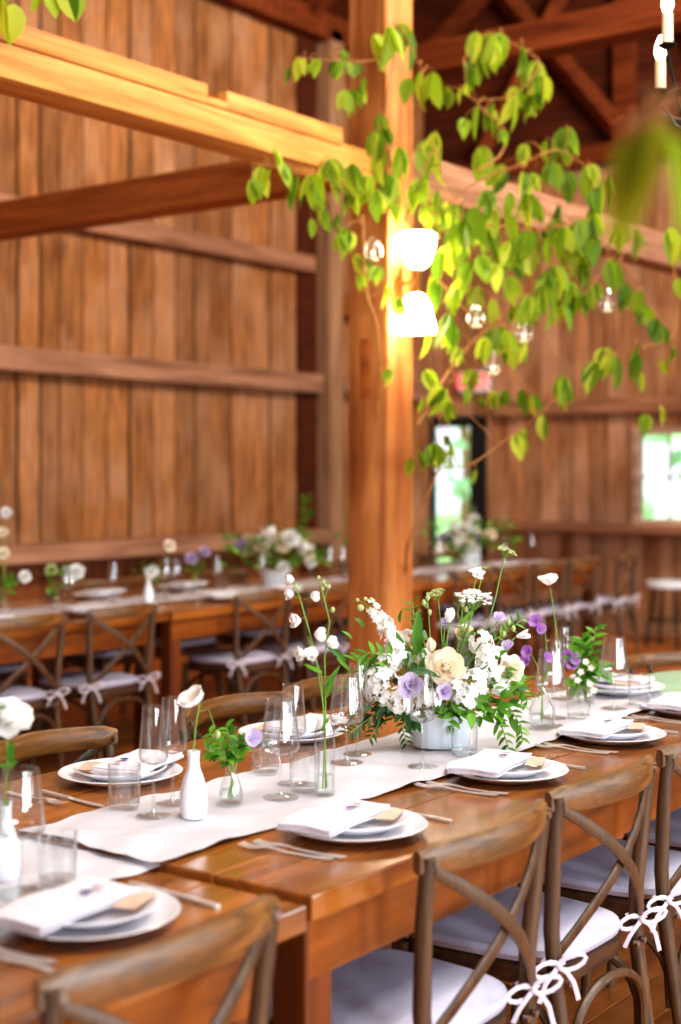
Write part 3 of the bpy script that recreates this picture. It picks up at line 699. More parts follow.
NR = ['leftmost', 'second from left', 'third from left', 'just right of the table joint', 'just left of the timber post', 'hidden right behind the timber post', 'first right of the timber post', 'second right of the timber post', 'third right of the timber post', 'fourth right of the timber post']
for x, lab in zip((3.72, 4.32, 4.92, 6.0, 6.6, 7.2, 8.2, 8.75, 9.3, 9.82), NR):
    chair(x, 5.215, 0, 'second row cross back chair on the aisle side, '+lab)
chair(10.5, 5.2, .12, 'cross back chair standing past the far end of the second row')
FRL = ['leftmost', 'second from left', 'third from left', 'behind the left flower arrangement', 'just left of the post', 'behind the post', 'first right of the post', 'farthest right']
for x, lab in zip((4.86, 5.8, 6.4, 7.1, 8.25, 8.8, 9.35, 9.85), FRL):
    chair(x, 6.04, PI, 'second row cross back chair against the plank wall, '+lab)

# ------------------------------------------------------------------ round sage table, its chair and the stool
t = thing('round_table', 'round table under a sage green cloth at the far right', 'table', (4.72, 1.82, 0))
MB().lathe([(0, .735), (.33, .735), (.335, .74), (.33, .745), (0, .745)], 40).build('table_top', M['tleg'], t)
MB().tube([(0, 0, 0), (0, 0, .735)], .035).lathe([(0, 0), (.25, 0), (.25, .02), (.05, .05), (0, .05)], 24).build('pedestal', M['tleg'], t)
tag(MB().lathe([(0, .757), (.335, .757), (.343, .752), (.346, .735), (.348, .70), (.349, .60)], 96, None, lambda a, z: 1+(.03*(.757-z)/.4)*math.sin(a*14)).build('tablecloth', M['sage'], None, loc=(4.72, 1.82, 0)), 'sage green cloth draped over the round table', 'tablecloth')
t = thing('bent_back_chair', 'dark round backed wooden chair behind the sage green table', 'chair', (5.15, 2.13, 0), math.radians(126))
arc = [(.27*math.cos(PI+PI*i/14), -.05+.22*math.sin(PI+PI*i/14), .735) for i in range(15)]
MB().strip(arc, .055, .024, (0, 1, 0)).build('top_rail', M['rail'], t)
MB().lathe([(0, .42), (.2, .42), (.215, .43), (.215, .45), (.2, .46), (0, .46)], 28).build('seat', M['seatwood'], t)
for a in (200, 235, 270, 305, 340):
    ca, sa = math.cos(math.radians(a)), math.sin(math.radians(a))
    MB().tube([(.18*ca, .18*sa, .45), (.265*ca, -.05+.215*sa, .73)], .010).build('spindle', M['chair'], t)
for sx, sy in ((-1, -1), (1, -1), (-1, 1), (1, 1)):
    MB().tube([(.13*sx, .13*sy, .43), (.18*sx, .18*sy, 0)], [.018, .013]).build('leg', M['chair'], t)
t = thing('stool', 'round white topped stool with dark metal legs below the window', 'stool', (11.35, 4.98, 0))
MB().lathe([(0, .50), (.19, .50), (.2, .51), (.2, .545), (.185, .555), (0, .557)], 28).build('seat', M['stool_seat'], t)
for k in range(4):
    a = PI/4+PI/2*k
    MB().tube([(.13*math.cos(a), .13*math.sin(a), .5), (.2*math.cos(a), .2*math.sin(a), 0)], .012).build('leg', M['iron'], t)
MB().tube([(.165*math.cos(2*PI*k/24), .165*math.sin(2*PI*k/24), .22) for k in range(25)], .007).build('foot_ring', M['iron'], t)

# ------------------------------------------------------------------ place settings
def plate_mb(r):
    return MB().lathe([(0, .004), (r*.55, .003), (r*.62, .0), (r*.66, .002), (r*.8, .009), (r*.985, .0195), (r, .021), (r*.985, .0225), (r*.8, .0135), (r*.68, .0075), (0, .0075)], 64)
def napkin_mb(seed):
    r = random.Random(seed); ph = [r.uniform(0, 6) for _ in range(4)]
    mb = MB()
    for k, (w, h, ox, oy, z) in enumerate(((.245, .122, 0, 0, .0), (.24, .117, .004, .003, .0045), (.236, .12, -.002, -.002, .009))):
        def top(u, v, dz=0):
            x = (u-.5)*w+ox; y = (v-.5)*h+oy
            e = max(abs(u-.5), abs(v-.5))*2
            edge = .0018*(e**10)
            return (x+.002*math.sin(y*60+ph[0]), y+.002*math.sin(x*40+ph[1]), z+.0042-edge+dz+.0012*math.sin(x*38+ph[2])+.0009*math.sin(y*55+x*20+ph[3]))
        mb.grid(top, 18, 12)
        mb.grid(lambda u, v: top(u, v, -.0036), 18, 12)
        n = [(i/18, 0) for i in range(19)]+[(1, j/12) for j in range(1, 13)]+[(1-i/18, 1) for i in range(1, 19)]+[(0, 1-j/12) for j in range(1, 13)]
        vs = [top(u, v) for u, v in n]+[top(u, v, -.0036) for u, v in n]; q = len(n)
        mb.add(vs, [(i, (i+1) % q, (i+1) % q+q, i+q) for i in range(q)])
    return mb
def fork_mb():
    mb = MB()
    def half(pr):   # profile list (y, halfwidth, z)
        vs = []
        for y, h, z in pr: vs += [(-h, y, z), (h, y, z), (h, y, z+.0022), (-h, y, z+.0022)]
        n = len(pr); fs = [[i*4+k, i*4+(k+1) % 4, (i+1)*4+(k+1) % 4, (i+1)*4+k] for i in range(n-1) for k in range(4)]
        return vs, fs+[[0, 1, 2, 3][::-1], [(n-1)*4+k for k in range(4)]]
    mb.add(*half([(-.1, .006, .003), (-.095, .0085, .002), (-.05, .006, .001), (0, .0036, .003), (.03, .003, .007), (.045, .006, .0075), (.058, .0115, .006)]))
    for k in range(4):
        x = -.0095+k*.00633
        vs, fs = half([(.056, .0021, .006), (.075, .0019, .004), (.092, .0016, .006), (.1, .0008, .008)])
        mb.add([(a+x, b, c) for a, b, c in vs], fs)
    return mb
def knife_mb():
    mb = MB(); pr = [(-.11, .006, 0), (-.105, .0085, 0), (-.05, .0075, 0), (-.01, .006, 0), (0, .006, 0)]
    vs = []
    for y, h, z in pr: vs += [(-h, y, z), (h, y, z), (h*.8, y, .005), (-h*.8, y, .005)]
    n = len(pr); fs = [[i*4+k, i*4+(k+1) % 4, (i+1)*4+(k+1) % 4, (i+1)*4+k] for i in range(n-1) for k in range(4)]+[[3, 2, 1, 0], [(n-1)*4+k for k in range(4)]]
    mb.add(vs, fs)
    b = MB(); pr = [(-.002, -.005, .007), (.04, -.006, .009), (.08, -.0065, .009), (.105, -.005, .005), (.114, -.002, .0)]
    vs = []
    for y, a, c in pr: vs += [(a, y, .0015), (c, y, .0025), (c, y, .0035), (a, y, .0035)]
    n = len(pr); fs = [[i*4+k, i*4+(k+1) % 4, (i+1)*4+(k+1) % 4, (i+1)*4+k] for i in range(n-1) for k in range(4)]+[[3, 2, 1, 0], [(n-1)*4+k for k in range(4)]]
    b.add(vs, fs)
    return mb, b
def pressed_mb():
    v = MB(); 
    for k in range(5):
        a = 2*PI*k/5+.3; v.blade((0, 0, .0005+.0002*k), (math.cos(a), math.sin(a), .05), (0, 0, 1), .011, .011, 0, .05, ((0, .2), (.5, 1), (1, .5)))
    g = MB(); g.tube([(.002, 0, .0008), (.02, -.006, .0008), (.04, -.006, .0008)], .0008, 4)
    pk = MB()
    for k in range(4):
        a = 1.2+k*1.3; pk.blade((.035, -.004, .0006+.0002*k), (math.cos(a), math.sin(a), .04), (0, 0, 1), .012, .009, 0, .05, ((0, .2), (.5, 1), (1, .4)))
    return v, g, pk
PROTO = {}
def put(kind, mb_fn, mat, loc, rz, label, cat, group, extra=None, smooth=True):
    if kind not in PROTO:
        if extra or isinstance(mb_fn(), tuple):
            o = thing(kind, label, cat, loc, rz, group); extra(o)
        else:
            o = mb_fn().build(kind, mat, None, smooth); tag(o, label, cat, group); o.location = loc; o.rotation_euler = (0, 0, rz)
        PROTO[kind] = o; return o
    return dup(PROTO[kind], loc, rz, label)
def knife_parts(o):
    a, b = knife_mb(); a.build('handle', M['silver'], o); b.build('blade', M['silver'], o)
def pressed_parts(o):
    a, b, c_ = pressed_mb(); a.build('violet_bloom', M['violet'], o, False); b.build('stem', M['stem'], o); c_.build('pink_bloom', M['pinkpress'], o, False)
def setting(x, y, z, rz, where, forks=True, knife=True, full=True, nap=0.1):
    Rm = Matrix.Rotation(rz, 3, 'Z')
    def at(dx, dy, dz=0):
        v = Rm @ Vector((dx, dy, 0)); return (x+v.x, y+v.y, z+dz)
    put('dinner_plate', lambda: plate_mb(.145), M['china'], at(0, 0, .001), rz, 'white dinner plate '+where, 'plate', 'white dinner plates')
    put('salad_plate', lambda: plate_mb(.108), M['china'], at(.004, .004, .0105), rz, 'smaller white plate stacked on top '+where, 'plate', 'white salad plates')
    put('folded_napkin', lambda: napkin_mb(3), M['napkin'], at(-.036, .022, .0335), rz+nap, 'folded white napkin '+where, 'napkin', 'folded white napkins')
    if full:
        put('place_card', lambda: MB().box((-.045, -.02, 0), (.045, .02, .0016), .0004), M['card'], at(.052, -.048, .0345), rz+nap+.25, 'small beige paper card on the napkin '+where, 'card', 'beige place cards', smooth=False)
        put('pressed_flower', None, None, at(.0, .012, .0495), rz+nap+.2, 'pressed violet sprig on the napkin '+where, 'flower', 'pressed flower sprigs', pressed_parts) if 'pressed_flower' not in PROTO else dup(PROTO['pressed_flower'], at(.0, .012, .0495), rz+nap+.2, 'pressed violet sprig on the napkin '+where)
    if forks:
        put('fork', fork_mb, M['silver'], at(-.178, .0, .001), rz+.12, 'inner steel fork '+where, 'fork', 'steel forks')
        put('fork', fork_mb, M['silver'], at(-.205, .012, .001), rz+.16, 'outer steel fork '+where, 'fork', 'steel forks')
    if knife:
        lab = 'steel table knife '+where
        put('table_knife', None, None, at(.192, -.0, .001), rz-.06, lab, 'knife', 'steel knives', knife_parts) if 'table_knife' not in PROTO else dup(PROTO['table_knife'], at(.192, .0, .001), rz-.06, lab)
setting(1.605, 1.70, .748, 0, 'at the nearest setting, front left table')
setting(2.29, 1.67, .76, 0, 'at the setting below the tall delphinium bottle')
setting(2.925, 1.69, .76, 0, 'at the setting before the large centerpiece', nap=.16)
setting(3.50, 1.70, .76, 0, 'at the near setting right of the large centerpiece')
setting(4.03, 1.70, .76, 0, 'at the near setting on the right edge', knife=False)
setting(2.36, 2.40, .76, PI, 'at the far setting behind the leftmost tumbler', forks=False, knife=False, nap=.3)
setting(3.0, 2.40, .76, PI, 'at the far setting behind the delphinium bottle', forks=False, knife=False)
setting(4.215, 2.02, .772, -PI/2, 'at the end setting beside the sage green table', forks=False, knife=False)
dup(PROTO['table_knife'], (2.15, 2.34, .761), PI-.1, 'steel table knife left of the leftmost far side plate')
dup(PROTO['fork'], (2.10, 2.40, .761), PI-.05, 'golden lit fork left of the leftmost far side plate')
dup(PROTO['table_knife'], (1.42, 1.67, .749), -.1, 'steel table knife at the lower left frame edge')
# ------------------------------------------------------------------ glassware
def shell(outer, t=.0012, seg=40):
    """open vessel: outer wall from the foot up, then the inner wall back down"""
    mb = MB(); inner = [(max(0, r-t), z) for r, z in outer if r > t][::-1]
    return mb.lathe(outer+inner, seg)
def foot_mb(r, h):
    return MB().lathe([(0, 0), (r, .0), (r, .0018), (r*.5, .0035), (.006, .009), (.0036, .02), (.0034, h-.012), (.006, h-.003), (0.0, h)], 36)
def stemware(name, label, cat, group, loc, foot, stem, bowl):
    t = thing(name, label, cat, loc, 0, group)
    foot_mb(foot, stem).build('stem_and_foot', M['glass_heavy'], t)
    rt, zt = bowl[-1]; rim = [(rt+.0009*math.cos(2*PI*k/8), zt+stem+.0009*math.sin(2*PI*k/8)) for k in range(9)]
    MB().lathe([(r, z+stem) for r, z in bowl], 44).lathe([(max(0, r-.0016), z+stem+.0012) for r, z in bowl[1:-1]], 44).lathe(rim, 44).build('bowl', M['glass'], t)
    return t
WB = [(0, 0), (.02, .001), (.038, .007), (.0425, .016), (.0415, .03), (.038, .06), (.034, .09), (.0305, .118)]
FB = [(0, 0), (.014, .001), (.027, .006), (.0305, .014), (.030, .03), (.0275, .06), (.025, .09), (.0225, .118)]
WG = stemware('wine_glass', '', 'glass', 'wide stemmed wine glasses', (0, 0, 0), .04, .095, WB)
FG = stemware('champagne_glass', '', 'glass', 'narrow stemmed champagne glasses', (0, 0, 0), .036, .108, FB)
TG = thing('tumbler', '', 'glass', (0, 0, 0), 0, 'clear water tumblers')
MB().lathe([(0, .0), (.029, 0), (.0315, .003), (.0325, .012), (.031, .014), (0, .011)], 40).build('base', M['glass_heavy'], TG)
MB().lathe([(.0325, .012), (.034, .05), (.0345, .092)], 40).lathe([(.0310, .014), (.0325, .05), (.0331, .091)], 40).lathe([(.0338+.0009*math.cos(2*PI*k/8), .092+.0009*math.sin(2*PI*k/8)) for k in range(9)], 40).build('wall', M['glass'], TG)
used = set()
def glass(proto, x, y, z, label):
    if proto.name not in used:
        used.add(proto.name); proto.location = (x, y, z); proto['label'] = label; return proto
    return dup(proto, (x, y, z), R0.uniform(0, 6), label)
Z1, Z2 = .757, .7705
glass(WG, 1.63, 1.90, Z1, 'large blurred wine glass at the lower left edge')
glass(FG, 1.545, 1.90, Z1, 'blurred champagne glass cut by the left frame edge')
glass(TG, 1.70, 1.885, Z1, 'blurred tumbler beside the nearest plate on the left')
glass(TG, 2.135, 2.16, Z2, 'tumbler in front of the leftmost far side plate')
glass(FG, 2.12, 2.06, Z2, 'champagne glass left of the white bud vase, front one of two')
glass(FG, 2.225, 2.105, Z2, 'champagne glass left of the white bud vase, rear one of two')
glass(WG, 2.405, 1.955, Z2, 'wine glass just left of the delphinium bottle')
glass(FG, 2.53, 2.02, Z2, 'champagne glass behind the wine glass left of the delphinium bottle')
glass(TG, 2.49, 1.955, Z2, 'tumbler squeezed beside the delphinium bottle')
glass(TG, 2.60, 2.16, Z2, 'tumbler behind the delphinium bottle near the far plates')
glass(WG, 2.79, 2.06, Z2, 'wine glass between the delphinium bottle and the centerpiece')
glass(FG, 2.89, 2.10, Z2, 'champagne glass at the left flank of the centerpiece')
glass(FG, 2.86, 1.885, Z2, 'tall champagne glass in front of the centerpiece pot')
glass(TG, 3.05, 1.885, Z2, 'tumbler standing right before the centerpiece pot')
glass(WG, 3.53, 1.90, Z2, 'wine glass beside the round poppy vase')
glass(FG, 3.655, 1.955, Z2, 'champagne glass behind the round poppy vase')
glass(TG, 3.68, 1.89, Z2, 'tumbler right of the round poppy vase')
glass(WG, 3.91, 1.89, Z2, 'wine glass right of the small leafy vase')
glass(TG, 4.02, 1.86, Z2, 'tumbler at the near row runner end on the right')
glass(FG, 3.98, 2.10, Z2, 'champagne glass behind the small leafy vase')

# ------------------------------------------------------------------ flowers
RZ = math.atan2(-math.cos(math.radians(36.689)), math.sin(math.radians(36.689)))
FP = ((0, .15), (.55, 1), (1, .35))
CP = ((0, .3), (.3, .85), (.65, 1), (.9, .72), (1, .35))
def frame(axis):
    a = Vector(axis).normalized(); u = a.orthogonal().normalized(); return a, u, a.cross(u)
def cup(mb, c, axis, n, L, W, op, curl, r=.2, ph=0., jit=.12):
    a, u, v = frame(axis); c = Vector(c)
    for k in range(n):
        w = 2*PI*k/n+ph+R0.uniform(-jit, jit); rad = u*math.cos(w)+v*math.sin(w)
        o = op+R0.uniform(-jit, jit)
        d = a*math.cos(o)+rad*math.sin(o)
        nr = a*math.sin(o)-rad*math.cos(o)
        l = L*R0.uniform(.9, 1.1)
        mb.blade(c+rad*W*r, d, nr, l, W*R0.uniform(.92, 1.1), curl, .35, CP)
def rose(mb, c, axis, R):
    for l in range(6):
        cup(mb, Vector(c)-Vector(axis).normalized()*R*.1*l, axis, 4+l, R*(.62+.1*l), R*(.55+.09*l), .1+.22*l, -.75+.13*l, .12, l*.7, .18)
def tulip(mb, c, axis, L, op=.25):
    cup(mb, c, axis, 3, L, L*.72, op, -.45, .12, 0, .05); cup(mb, c, axis, 3, L*.95, L*.7, op*.7, -.45, .1, 1.05, .05)
def floret(mb, c, axis, s, n=5):
    a, u, v = frame(axis); w0 = R0.uniform(0, 6)
    for k in range(n):
        w = w0+2*PI*k/n; rad = u*math.cos(w)+v*math.sin(w)
        mb.blade(c, rad+a*.3, a, s, s*.8, .25, .15, FP)
def mass(mb, c, R, n, s, flat=1.):
    for i in range(n):
        d = Vector((R0.gauss(0, 1), R0.gauss(0, 1)-.35, R0.gauss(0, 1)+.35)).normalized()
        q = Vector((d.x*R, d.y*R, d.z*R*flat))*R0.uniform(.8, 1.05)
        floret(mb, Vector(c)+q, d, s*R0.uniform(.8, 1.15))
def umbel(fm, sm, c, axis, R, n=14, fl=9, s=.005):
    a, u, v = frame(axis); c = Vector(c); base = c-a*R*.9
    for i in range(n):
        rr = R*math.sqrt((i+.5)/n); w = i*2.4
        q = c+(u*math.cos(w)+v*math.sin(w))*rr+a*(R*.12-.25*rr*rr/R)
        sm.tube([base, (base+q)/2+a*R*.1, q], .0008, 4)
        for j in range(fl):
            fj = q+Vector((R0.uniform(-1, 1), R0.uniform(-1, 1), R0.uniform(-.5, .5)))*R*.17
            floret(fm, fj, a+Vector((R0.uniform(-.4, .4), R0.uniform(-.4, .4), 0)), s, 4)
def leafy(mb, c, n, spread, L, away=(0, 0, 0), wf=.45, down=0.):
    for i in range(n):
        q = Vector(c)+Vector((R0.gauss(0, 1)*spread[0], R0.gauss(0, 1)*spread[1], R0.gauss(0, 1)*spread[2]))
        d = (q-Vector(away))*6+Vector((R0.gauss(0, .5), R0.gauss(0, .5)-.3, R0.gauss(0, .5)-down))
        mb.blade(q, d, (R0.gauss(0, .5), -.6+R0.gauss(0, .4), 1), L*R0.uniform(.7, 1.25), L*wf*R0.uniform(.8, 1.2), R0.uniform(.1, .8), .25)
def spray(sm, lm, pts, n, L, wf=.4, t0=.25, rad=.0016):
    """a trailing or rising stem with paired leaves"""
    P = [Vector(p) for p in pts]; sm.tube(P, rad, 5); m = len(P)-1
    for i in range(n):
        u = t0+(1-t0)*i/max(1, n-1); k = min(int(u*m), m-1); q = P[k].lerp(P[k+1], u*m-k); T = (P[k+1]-P[k]).normalized()
        sd = T.cross(Vector((R0.uniform(-.5, .5), -1, R0.uniform(0, .6)))).normalized()*(1 if i % 2 else -1)
        lm.blade(q, T*.6+sd, (0, -.5, 1), L*R0.uniform(.75, 1.2), L*wf, .5, .25)
# --- the large centerpiece
U = .002574
def A(x, y, dep=0.): return ((x-443)*U, dep, (752-y)*U)
CX_, CY_ = 3.115, 2.0
pot = thing('flower_pot', 'white fluted pot holding the large flower centerpiece', 'pot', (CX_, CY_, Z2), RZ)
MB().lathe([(0, 0), (.068, 0), (.074, .004), (.078, .045), (.083, .088), (.084, .094), (.081, .094), (.076, .05), (.07, .01), (0, .008)], 72, None, lambda a, z: 1+.012*math.sin(a*24)*(0 if z < .003 or z > .09 else 1)).build('pot_body', M['pot'], pot)
MB().lathe([(0, .074), (.076, .074), (.077, .078), (0, .080)], 32).build('soil', M['gap'], pot)
ar = thing('flower_arrangement', 'large loose arrangement of white, peach and lavender flowers in the white pot', 'flowers', (CX_, CY_, Z2), RZ)
def bloom(name, root, mat, fill, stem_to=None, lab=None, base=(0, 0, .085), srad=.002):
    mb = MB(); c = fill(mb); o = mb.build(name, mat, root)
    if stem_to is not None:
        q = Vector(stem_to); b = Vector(base)
        sm = MB().tube([b+Vector((q.x*.12, q.y*.12, 0)), b.lerp(q, .45)+Vector((q.x*.06, 0, .02)), q], srad, 6); sm.build('stem', M['stem'], o)
    if lab: o['label'] = lab
    return o
# fleshy centre blooms
bloom('garden_rose', ar, M['peach_petal'], lambda m: rose(m, A(446, 668, -.11), (.05, -1, .35), .046), A(446, 668, -.08), 'peach garden rose')
bloom('garden_rose', ar, M['cream_petal'], lambda m: rose(m, A(514, 673, -.05), (.6, -1, .3), .034), A(512, 674, -.04), 'cream garden rose')
bloom('garden_rose', ar, M['cream_petal'], lambda m: rose(m, A(470, 640, .05), (.2, -.6, .8), .026), A(470, 644, .04))
def lav(m, c, ax, s):
    cup(m, c, ax, 5, s, s*.95, .75, .35, .05); cup(m, c, ax, 3, s*.75, s*.7, .3, -.2, .05)
bloom('lavender_clematis', ar, M['lav_petal'], lambda m: lav(m, A(413, 684, -.125), (-.25, -1, .1), .042), A(414, 682, -.1), 'large lavender bloom')
bloom('lavender_clematis', ar, M['lav_petal'], lambda m: lav(m, A(443, 690, -.12), (.3, -1, 0), .028), A(443, 690, -.1))
for (x, y, dp, s) in ((503, 626, .02, .02), (511, 652, -.05, .022), (428, 646, .06, .016), (450, 632, .06, .016)):
    bloom('lavender_bell', ar, M['lav_petal'], lambda m: lav(m, A(x, y, dp), (R0.uniform(-.6, .6), -.6, .7), s), A(x, y+2, dp+.01))
# white masses
for (x, y, dp, r, n) in ((385, 690, -.06, .052, 60), (372, 684, .0, .036, 34), (402, 702, -.09, .034, 30), (474, 684, -.10, .04, 44), (492, 664, -.08, .042, 50), (466, 698, -.11, .03, 28), (484, 648, -.02, .03, 28), (410, 650, .06, .03, 20), (455, 690, -.1, .03, 26), (430, 700, -.11, .03, 28), (392, 668, -.02, .035, 32), (500, 688, -.06, .028, 22), (425, 672, .03, .04, 30)):
    bloom('white_phlox', ar, M['white_petal'], lambda m: mass(m, A(x, y, dp), r, n, .0135), A(x, y, dp))
# white stock spikes at the left
def spike(m, pts, n, s, w):
    P = [Vector(p) for p in pts]
    for i in range(n):
        u = i/(n-1); k = min(int(u*(len(P)-1)), len(P)-2); q = P[k].lerp(P[k+1], u*(len(P)-1)-k)
        d = Vector((R0.gauss(0, 1), R0.gauss(0, 1)-.3, R0.gauss(0, .6))).normalized()
        floret(m, q+d*w*(1-.4*u), d+Vector((0, 0, .2)), s*(1.1-.35*u))
bloom('white_stock', ar, M['white_petal'], lambda m: spike(m, [A(398, 656, .0), A(388, 632, .0), A(374, 611, -.01)], 44, .015, .022), A(398, 660, 0), 'white flower spike at upper left')
bloom('white_stock', ar, M['white_petal'], lambda m: spike(m, [A(408, 668, -.03), A(398, 645, -.03), A(390, 626, -.03)], 34, .014, .02), A(408, 668, -.03))
for x, y, r in ((363, 613, .0095), (374, 605, .0065), (368, 604, .0055), (360, 605, .005)):
    o = MB().ball(A(x, y, -.01), r, 10).build('stock_bud', M['green_bud'], ar)
    MB().tube([A(376, 618), A((x+376)/2, (y+616)/2-1), A(x, y, -.01)], .0011, 5).build('stem', M['stem'], o)
# tulips and buds
bloom('white_tulip', ar, M['white_petal'], lambda m: tulip(m, A(452, 627, -.02), (.05, -.1, 1), .037, .33), A(452, 628, -.02), 'open white tulip')
bloom('white_tulip', ar, M['cream_petal'], lambda m: tulip(m, A(433, 655, -.06), (-.05, -.2, 1), .036, .18), A(433, 656, -.06), 'closed cream tulip')
bloom('white_tulip', ar, M['cream_petal'], lambda m: tulip(m, A(421, 653, -.02), (-.3, -.2, 1), .026, .15), A(421, 654, -.02))
bloom('white_bellflower', ar, M['white_petal'], lambda m: cup(m, A(519, 641, -.03), (1, -.3, .25), 5, .034, .016, .25, .3, .2), A(518, 642, -.03))
for x, y, dp in ((431, 603, 0), (430, 611, .01), (433, 618, 0), (427, 608, 0), (466, 610, 0), (470, 615, .01), (513, 628, 0), (517, 634, -.01), (508, 640, 0)):
    MB().ball(A(x, y, dp), .006, 8, 1.5).build('flower_bud', M['green_bud'], ar)
MB().tube([(-.01, 0, .085), A(434, 650), A(431, 604)], .0016, 5).tube([(.01, 0, .085), A(462, 650), A(467, 608)], .0016, 5).tube([(.03, 0, .085), A(495, 660), A(515, 630)], .0014, 5).build('stem', M['stem'], ar)
# umbels
def umb(x, y, dp, R, ax, n, fl, lab, mat='white_petal', s=.0055, base=(0, 0, .085)):
    fm, sm = MB(), MB(); umbel(fm, sm, A(x, y, dp), ax, R, n, fl, s)
    o = fm.build('umbel_flower', M[mat], ar); o['label'] = lab
    q = Vector(A(x, y, dp))-Vector(ax).normalized()*R*.9
    b = Vector(base); sm.tube([b, b.lerp(q, .5)+Vector((.01, 0, .02)), q], .0017, 6); sm.build('stem', M['stem'], o)
umb(479, 601, .0, .05, (.1, -.25, 1), 18, 10, 'wide white lace umbel')
umb(482, 579, .03, .02, (.1, -.6, .8), 9, 9, 'small white lace umbel')
umb(440, 599, .02, .026, (-.3, -.3, 1), 10, 7, 'greenish lace umbel', 'green_bud')
umb(513, 556, .04, .024, (.4, -.2, 1), 11, 9, 'tallest greenish umbel on a long stem', 'green_bud', .005, A(484, 660, .02))
umb(489, 575, .06, .012, (-.2, -.2, 1), 6, 5, 'tiny green umbel', 'green_bud', .004)
# leaves
sm, lm, dm = MB(), MB(), MB()
lm.blade(A(419, 660, -.03), (.05, -.05, 1), (0, -1, .1), .125, .032, .15, .3)
lm.blade(A(410, 668, -.03), (-.35, -.1, 1), (0, -1, .1), .09, .026, .3, .3)
lm.blade(A(465, 630, 0), (.6, -.1, .8), (0, -1, .3), .05, .012, .2, .3)
dm.blade(A(408, 671, -.12), (1, -.3, .02), (0, -.5, 1), .09, .034, .5, .2)
for pts, n, L in (([A(405, 668, -.04), A(392, 660, -.05), A(372, 656, -.05), A(360, 664, -.05)], 12, .05),
                  ([A(402, 664, -.02), A(385, 668, -.04), A(366, 672, -.04), A(356, 690, -.05)], 12, .048),
                  ([A(425, 650, .03), A(418, 625, .03), A(416, 608, .03)], 8, .03), ([A(490, 650, 0), A(508, 640, 0), A(526, 625, 0)], 10, .03),
                  ([A(470, 650, .03), A(462, 620, .03), A(466, 602, .03)], 8, .022)):
    spray(sm, lm, pts, n, L, .28)
leafy(lm, A(478, 706, -.08), 46, (.045, .03, .022), .045, (0, .02, .1))
leafy(lm, A(455, 712, -.09), 22, (.03, .02, .016), .04, (0, .02, .1))
leafy(lm, A(503, 690, -.05), 36, (.03, .03, .03), .036, (0, .02, .1))
leafy(lm, A(430, 660, .02), 40, (.07, .03, .04), .036, (0, .02, .05))
leafy(lm, A(398, 672, -.03), 20, (.03, .03, .03), .034, (0, .02, .1))
leafy(dm, A(390, 712, -.05), 36, (.035, .03, .016), .04, (0, .02, .12), .4, .2)
leafy(dm, A(415, 716, -.07), 20, (.03, .02, .014), .036, (0, .02, .12), .4, .3)
leafy(dm, A(445, 690, .0), 60, (.08, .05, .03), .04, (0, .02, .08))
for pts, n, L in (([A(400, 708, -.06), A(378, 716, -.06), A(362, 728, -.06), A(352, 735, -.07)], 14, .03), ([A(408, 714, -.08), A(404, 728, -.1), A(408, 742, -.11)], 10, .026),
                  ([A(385, 712, -.05), A(380, 728, -.06), A(372, 740, -.07)], 9, .024)):
    spray(sm, dm, pts, n, L, .34)
for pts, n, L in (([A(495, 700, -.06), A(512, 712, -.06), A(522, 728, -.06), A(524, 744, -.05)], 14, .03), ([A(490, 712, -.08), A(502, 728, -.1), A(508, 748, -.1)], 9, .03),
                  ([A(505, 690, -.04), A(524, 692, -.04), A(530, 706, -.03)], 10, .026)):
    spray(sm, lm, pts, n, L, .42)
f1 = lm.build('foliage', M['leaf'], ar); sm.build('stem', M['stem'], f1)
dm.build('foliage', M['leaf_dark'], ar)['label'] = 'dark trailing leaves'

# --- bud vases of the near row
def lathe_vase(name, label, loc, prof, mat, wat=None):
    t = thing(name, label, 'vase', loc, RZ)
    MB().lathe(prof, 40).build('vase_body', M[mat], t)
    if wat: MB().lathe([(0, wat[0]), (wat[2], wat[0]), (wat[2], wat[1]), (0, wat[1])], 28).build('water', M['water'], t)
    return t
lathe_vase('bud_vase', 'white glazed bottle shaped bud vase with one white poppy', (2.165, 1.99, Z2),
           [(0, 0), (.024, 0), (.0265, .004), (.0285, .03), (.0275, .055), (.021, .08), (.0135, .10), (.0115, .118), (.0135, .136), (.0115, .136), (.0095, .118), (.011, .1), (0, .04)], 'white_glaze')
def poppy_mb(m, c, ax, s):
    cup(m, c, ax, 3, s, s*1.25, .95, -.45, .06, 0); cup(m, c, ax, 3, s*.95, s*1.2, .8, -.4, .05, 1.05)
def stem_flower(name, label, cat, loc, stems, blooms, leaves=None):
    """stems: list of point lists; blooms: (name, material, fill)"""
    t = thing(name, label, cat, loc, RZ)
    sm = MB()
    for pts, r in stems: sm.tube(pts, r, 6)
    so = sm.build('stem', M['stem'], t)
    for nm, mat, fill in blooms:
        mb = MB(); fill(mb); mb.build(nm, M[mat], t)
    if leaves:
        lm = MB(); leaves(lm); lm.build('foliage', M['leaf'], t)
    return t
u2 = .00207      # metres per pixel at the white bud vase
def B(x, y, dep=0.): return ((x-197)*u2, dep, (819-y)*u2)
stem_flower('poppy', 'single white poppy in the white bottle vase', 'flower', (2.165, 1.99, Z2),
            [([(0, 0, .02), (0, 0, .136), B(199, 730), B(203, 706)], .0017), ([B(203, 714), B(212, 712), B(216, 724), B(220, 735)], .0009)],
            [('poppy_bloom', 'white_petal', lambda m: poppy_mb(m, B(202, 705), (-.55, -.5, .75), .038)), ('bud', 'green_bud', lambda m: m.ball(B(221, 737), .006, 8, 1.4))])
lathe_vase('bud_vase', 'small clear glass bud vase with green sprigs and a lavender bloom', (2.305, 2.01, Z2),
           [(0, 0), (.022, 0), (.026, .006), (.0265, .02), (.02, .045), (.0125, .062), (.0115, .075), (.0135, .082)], 'glass_heavy', (.004, .03, .022))
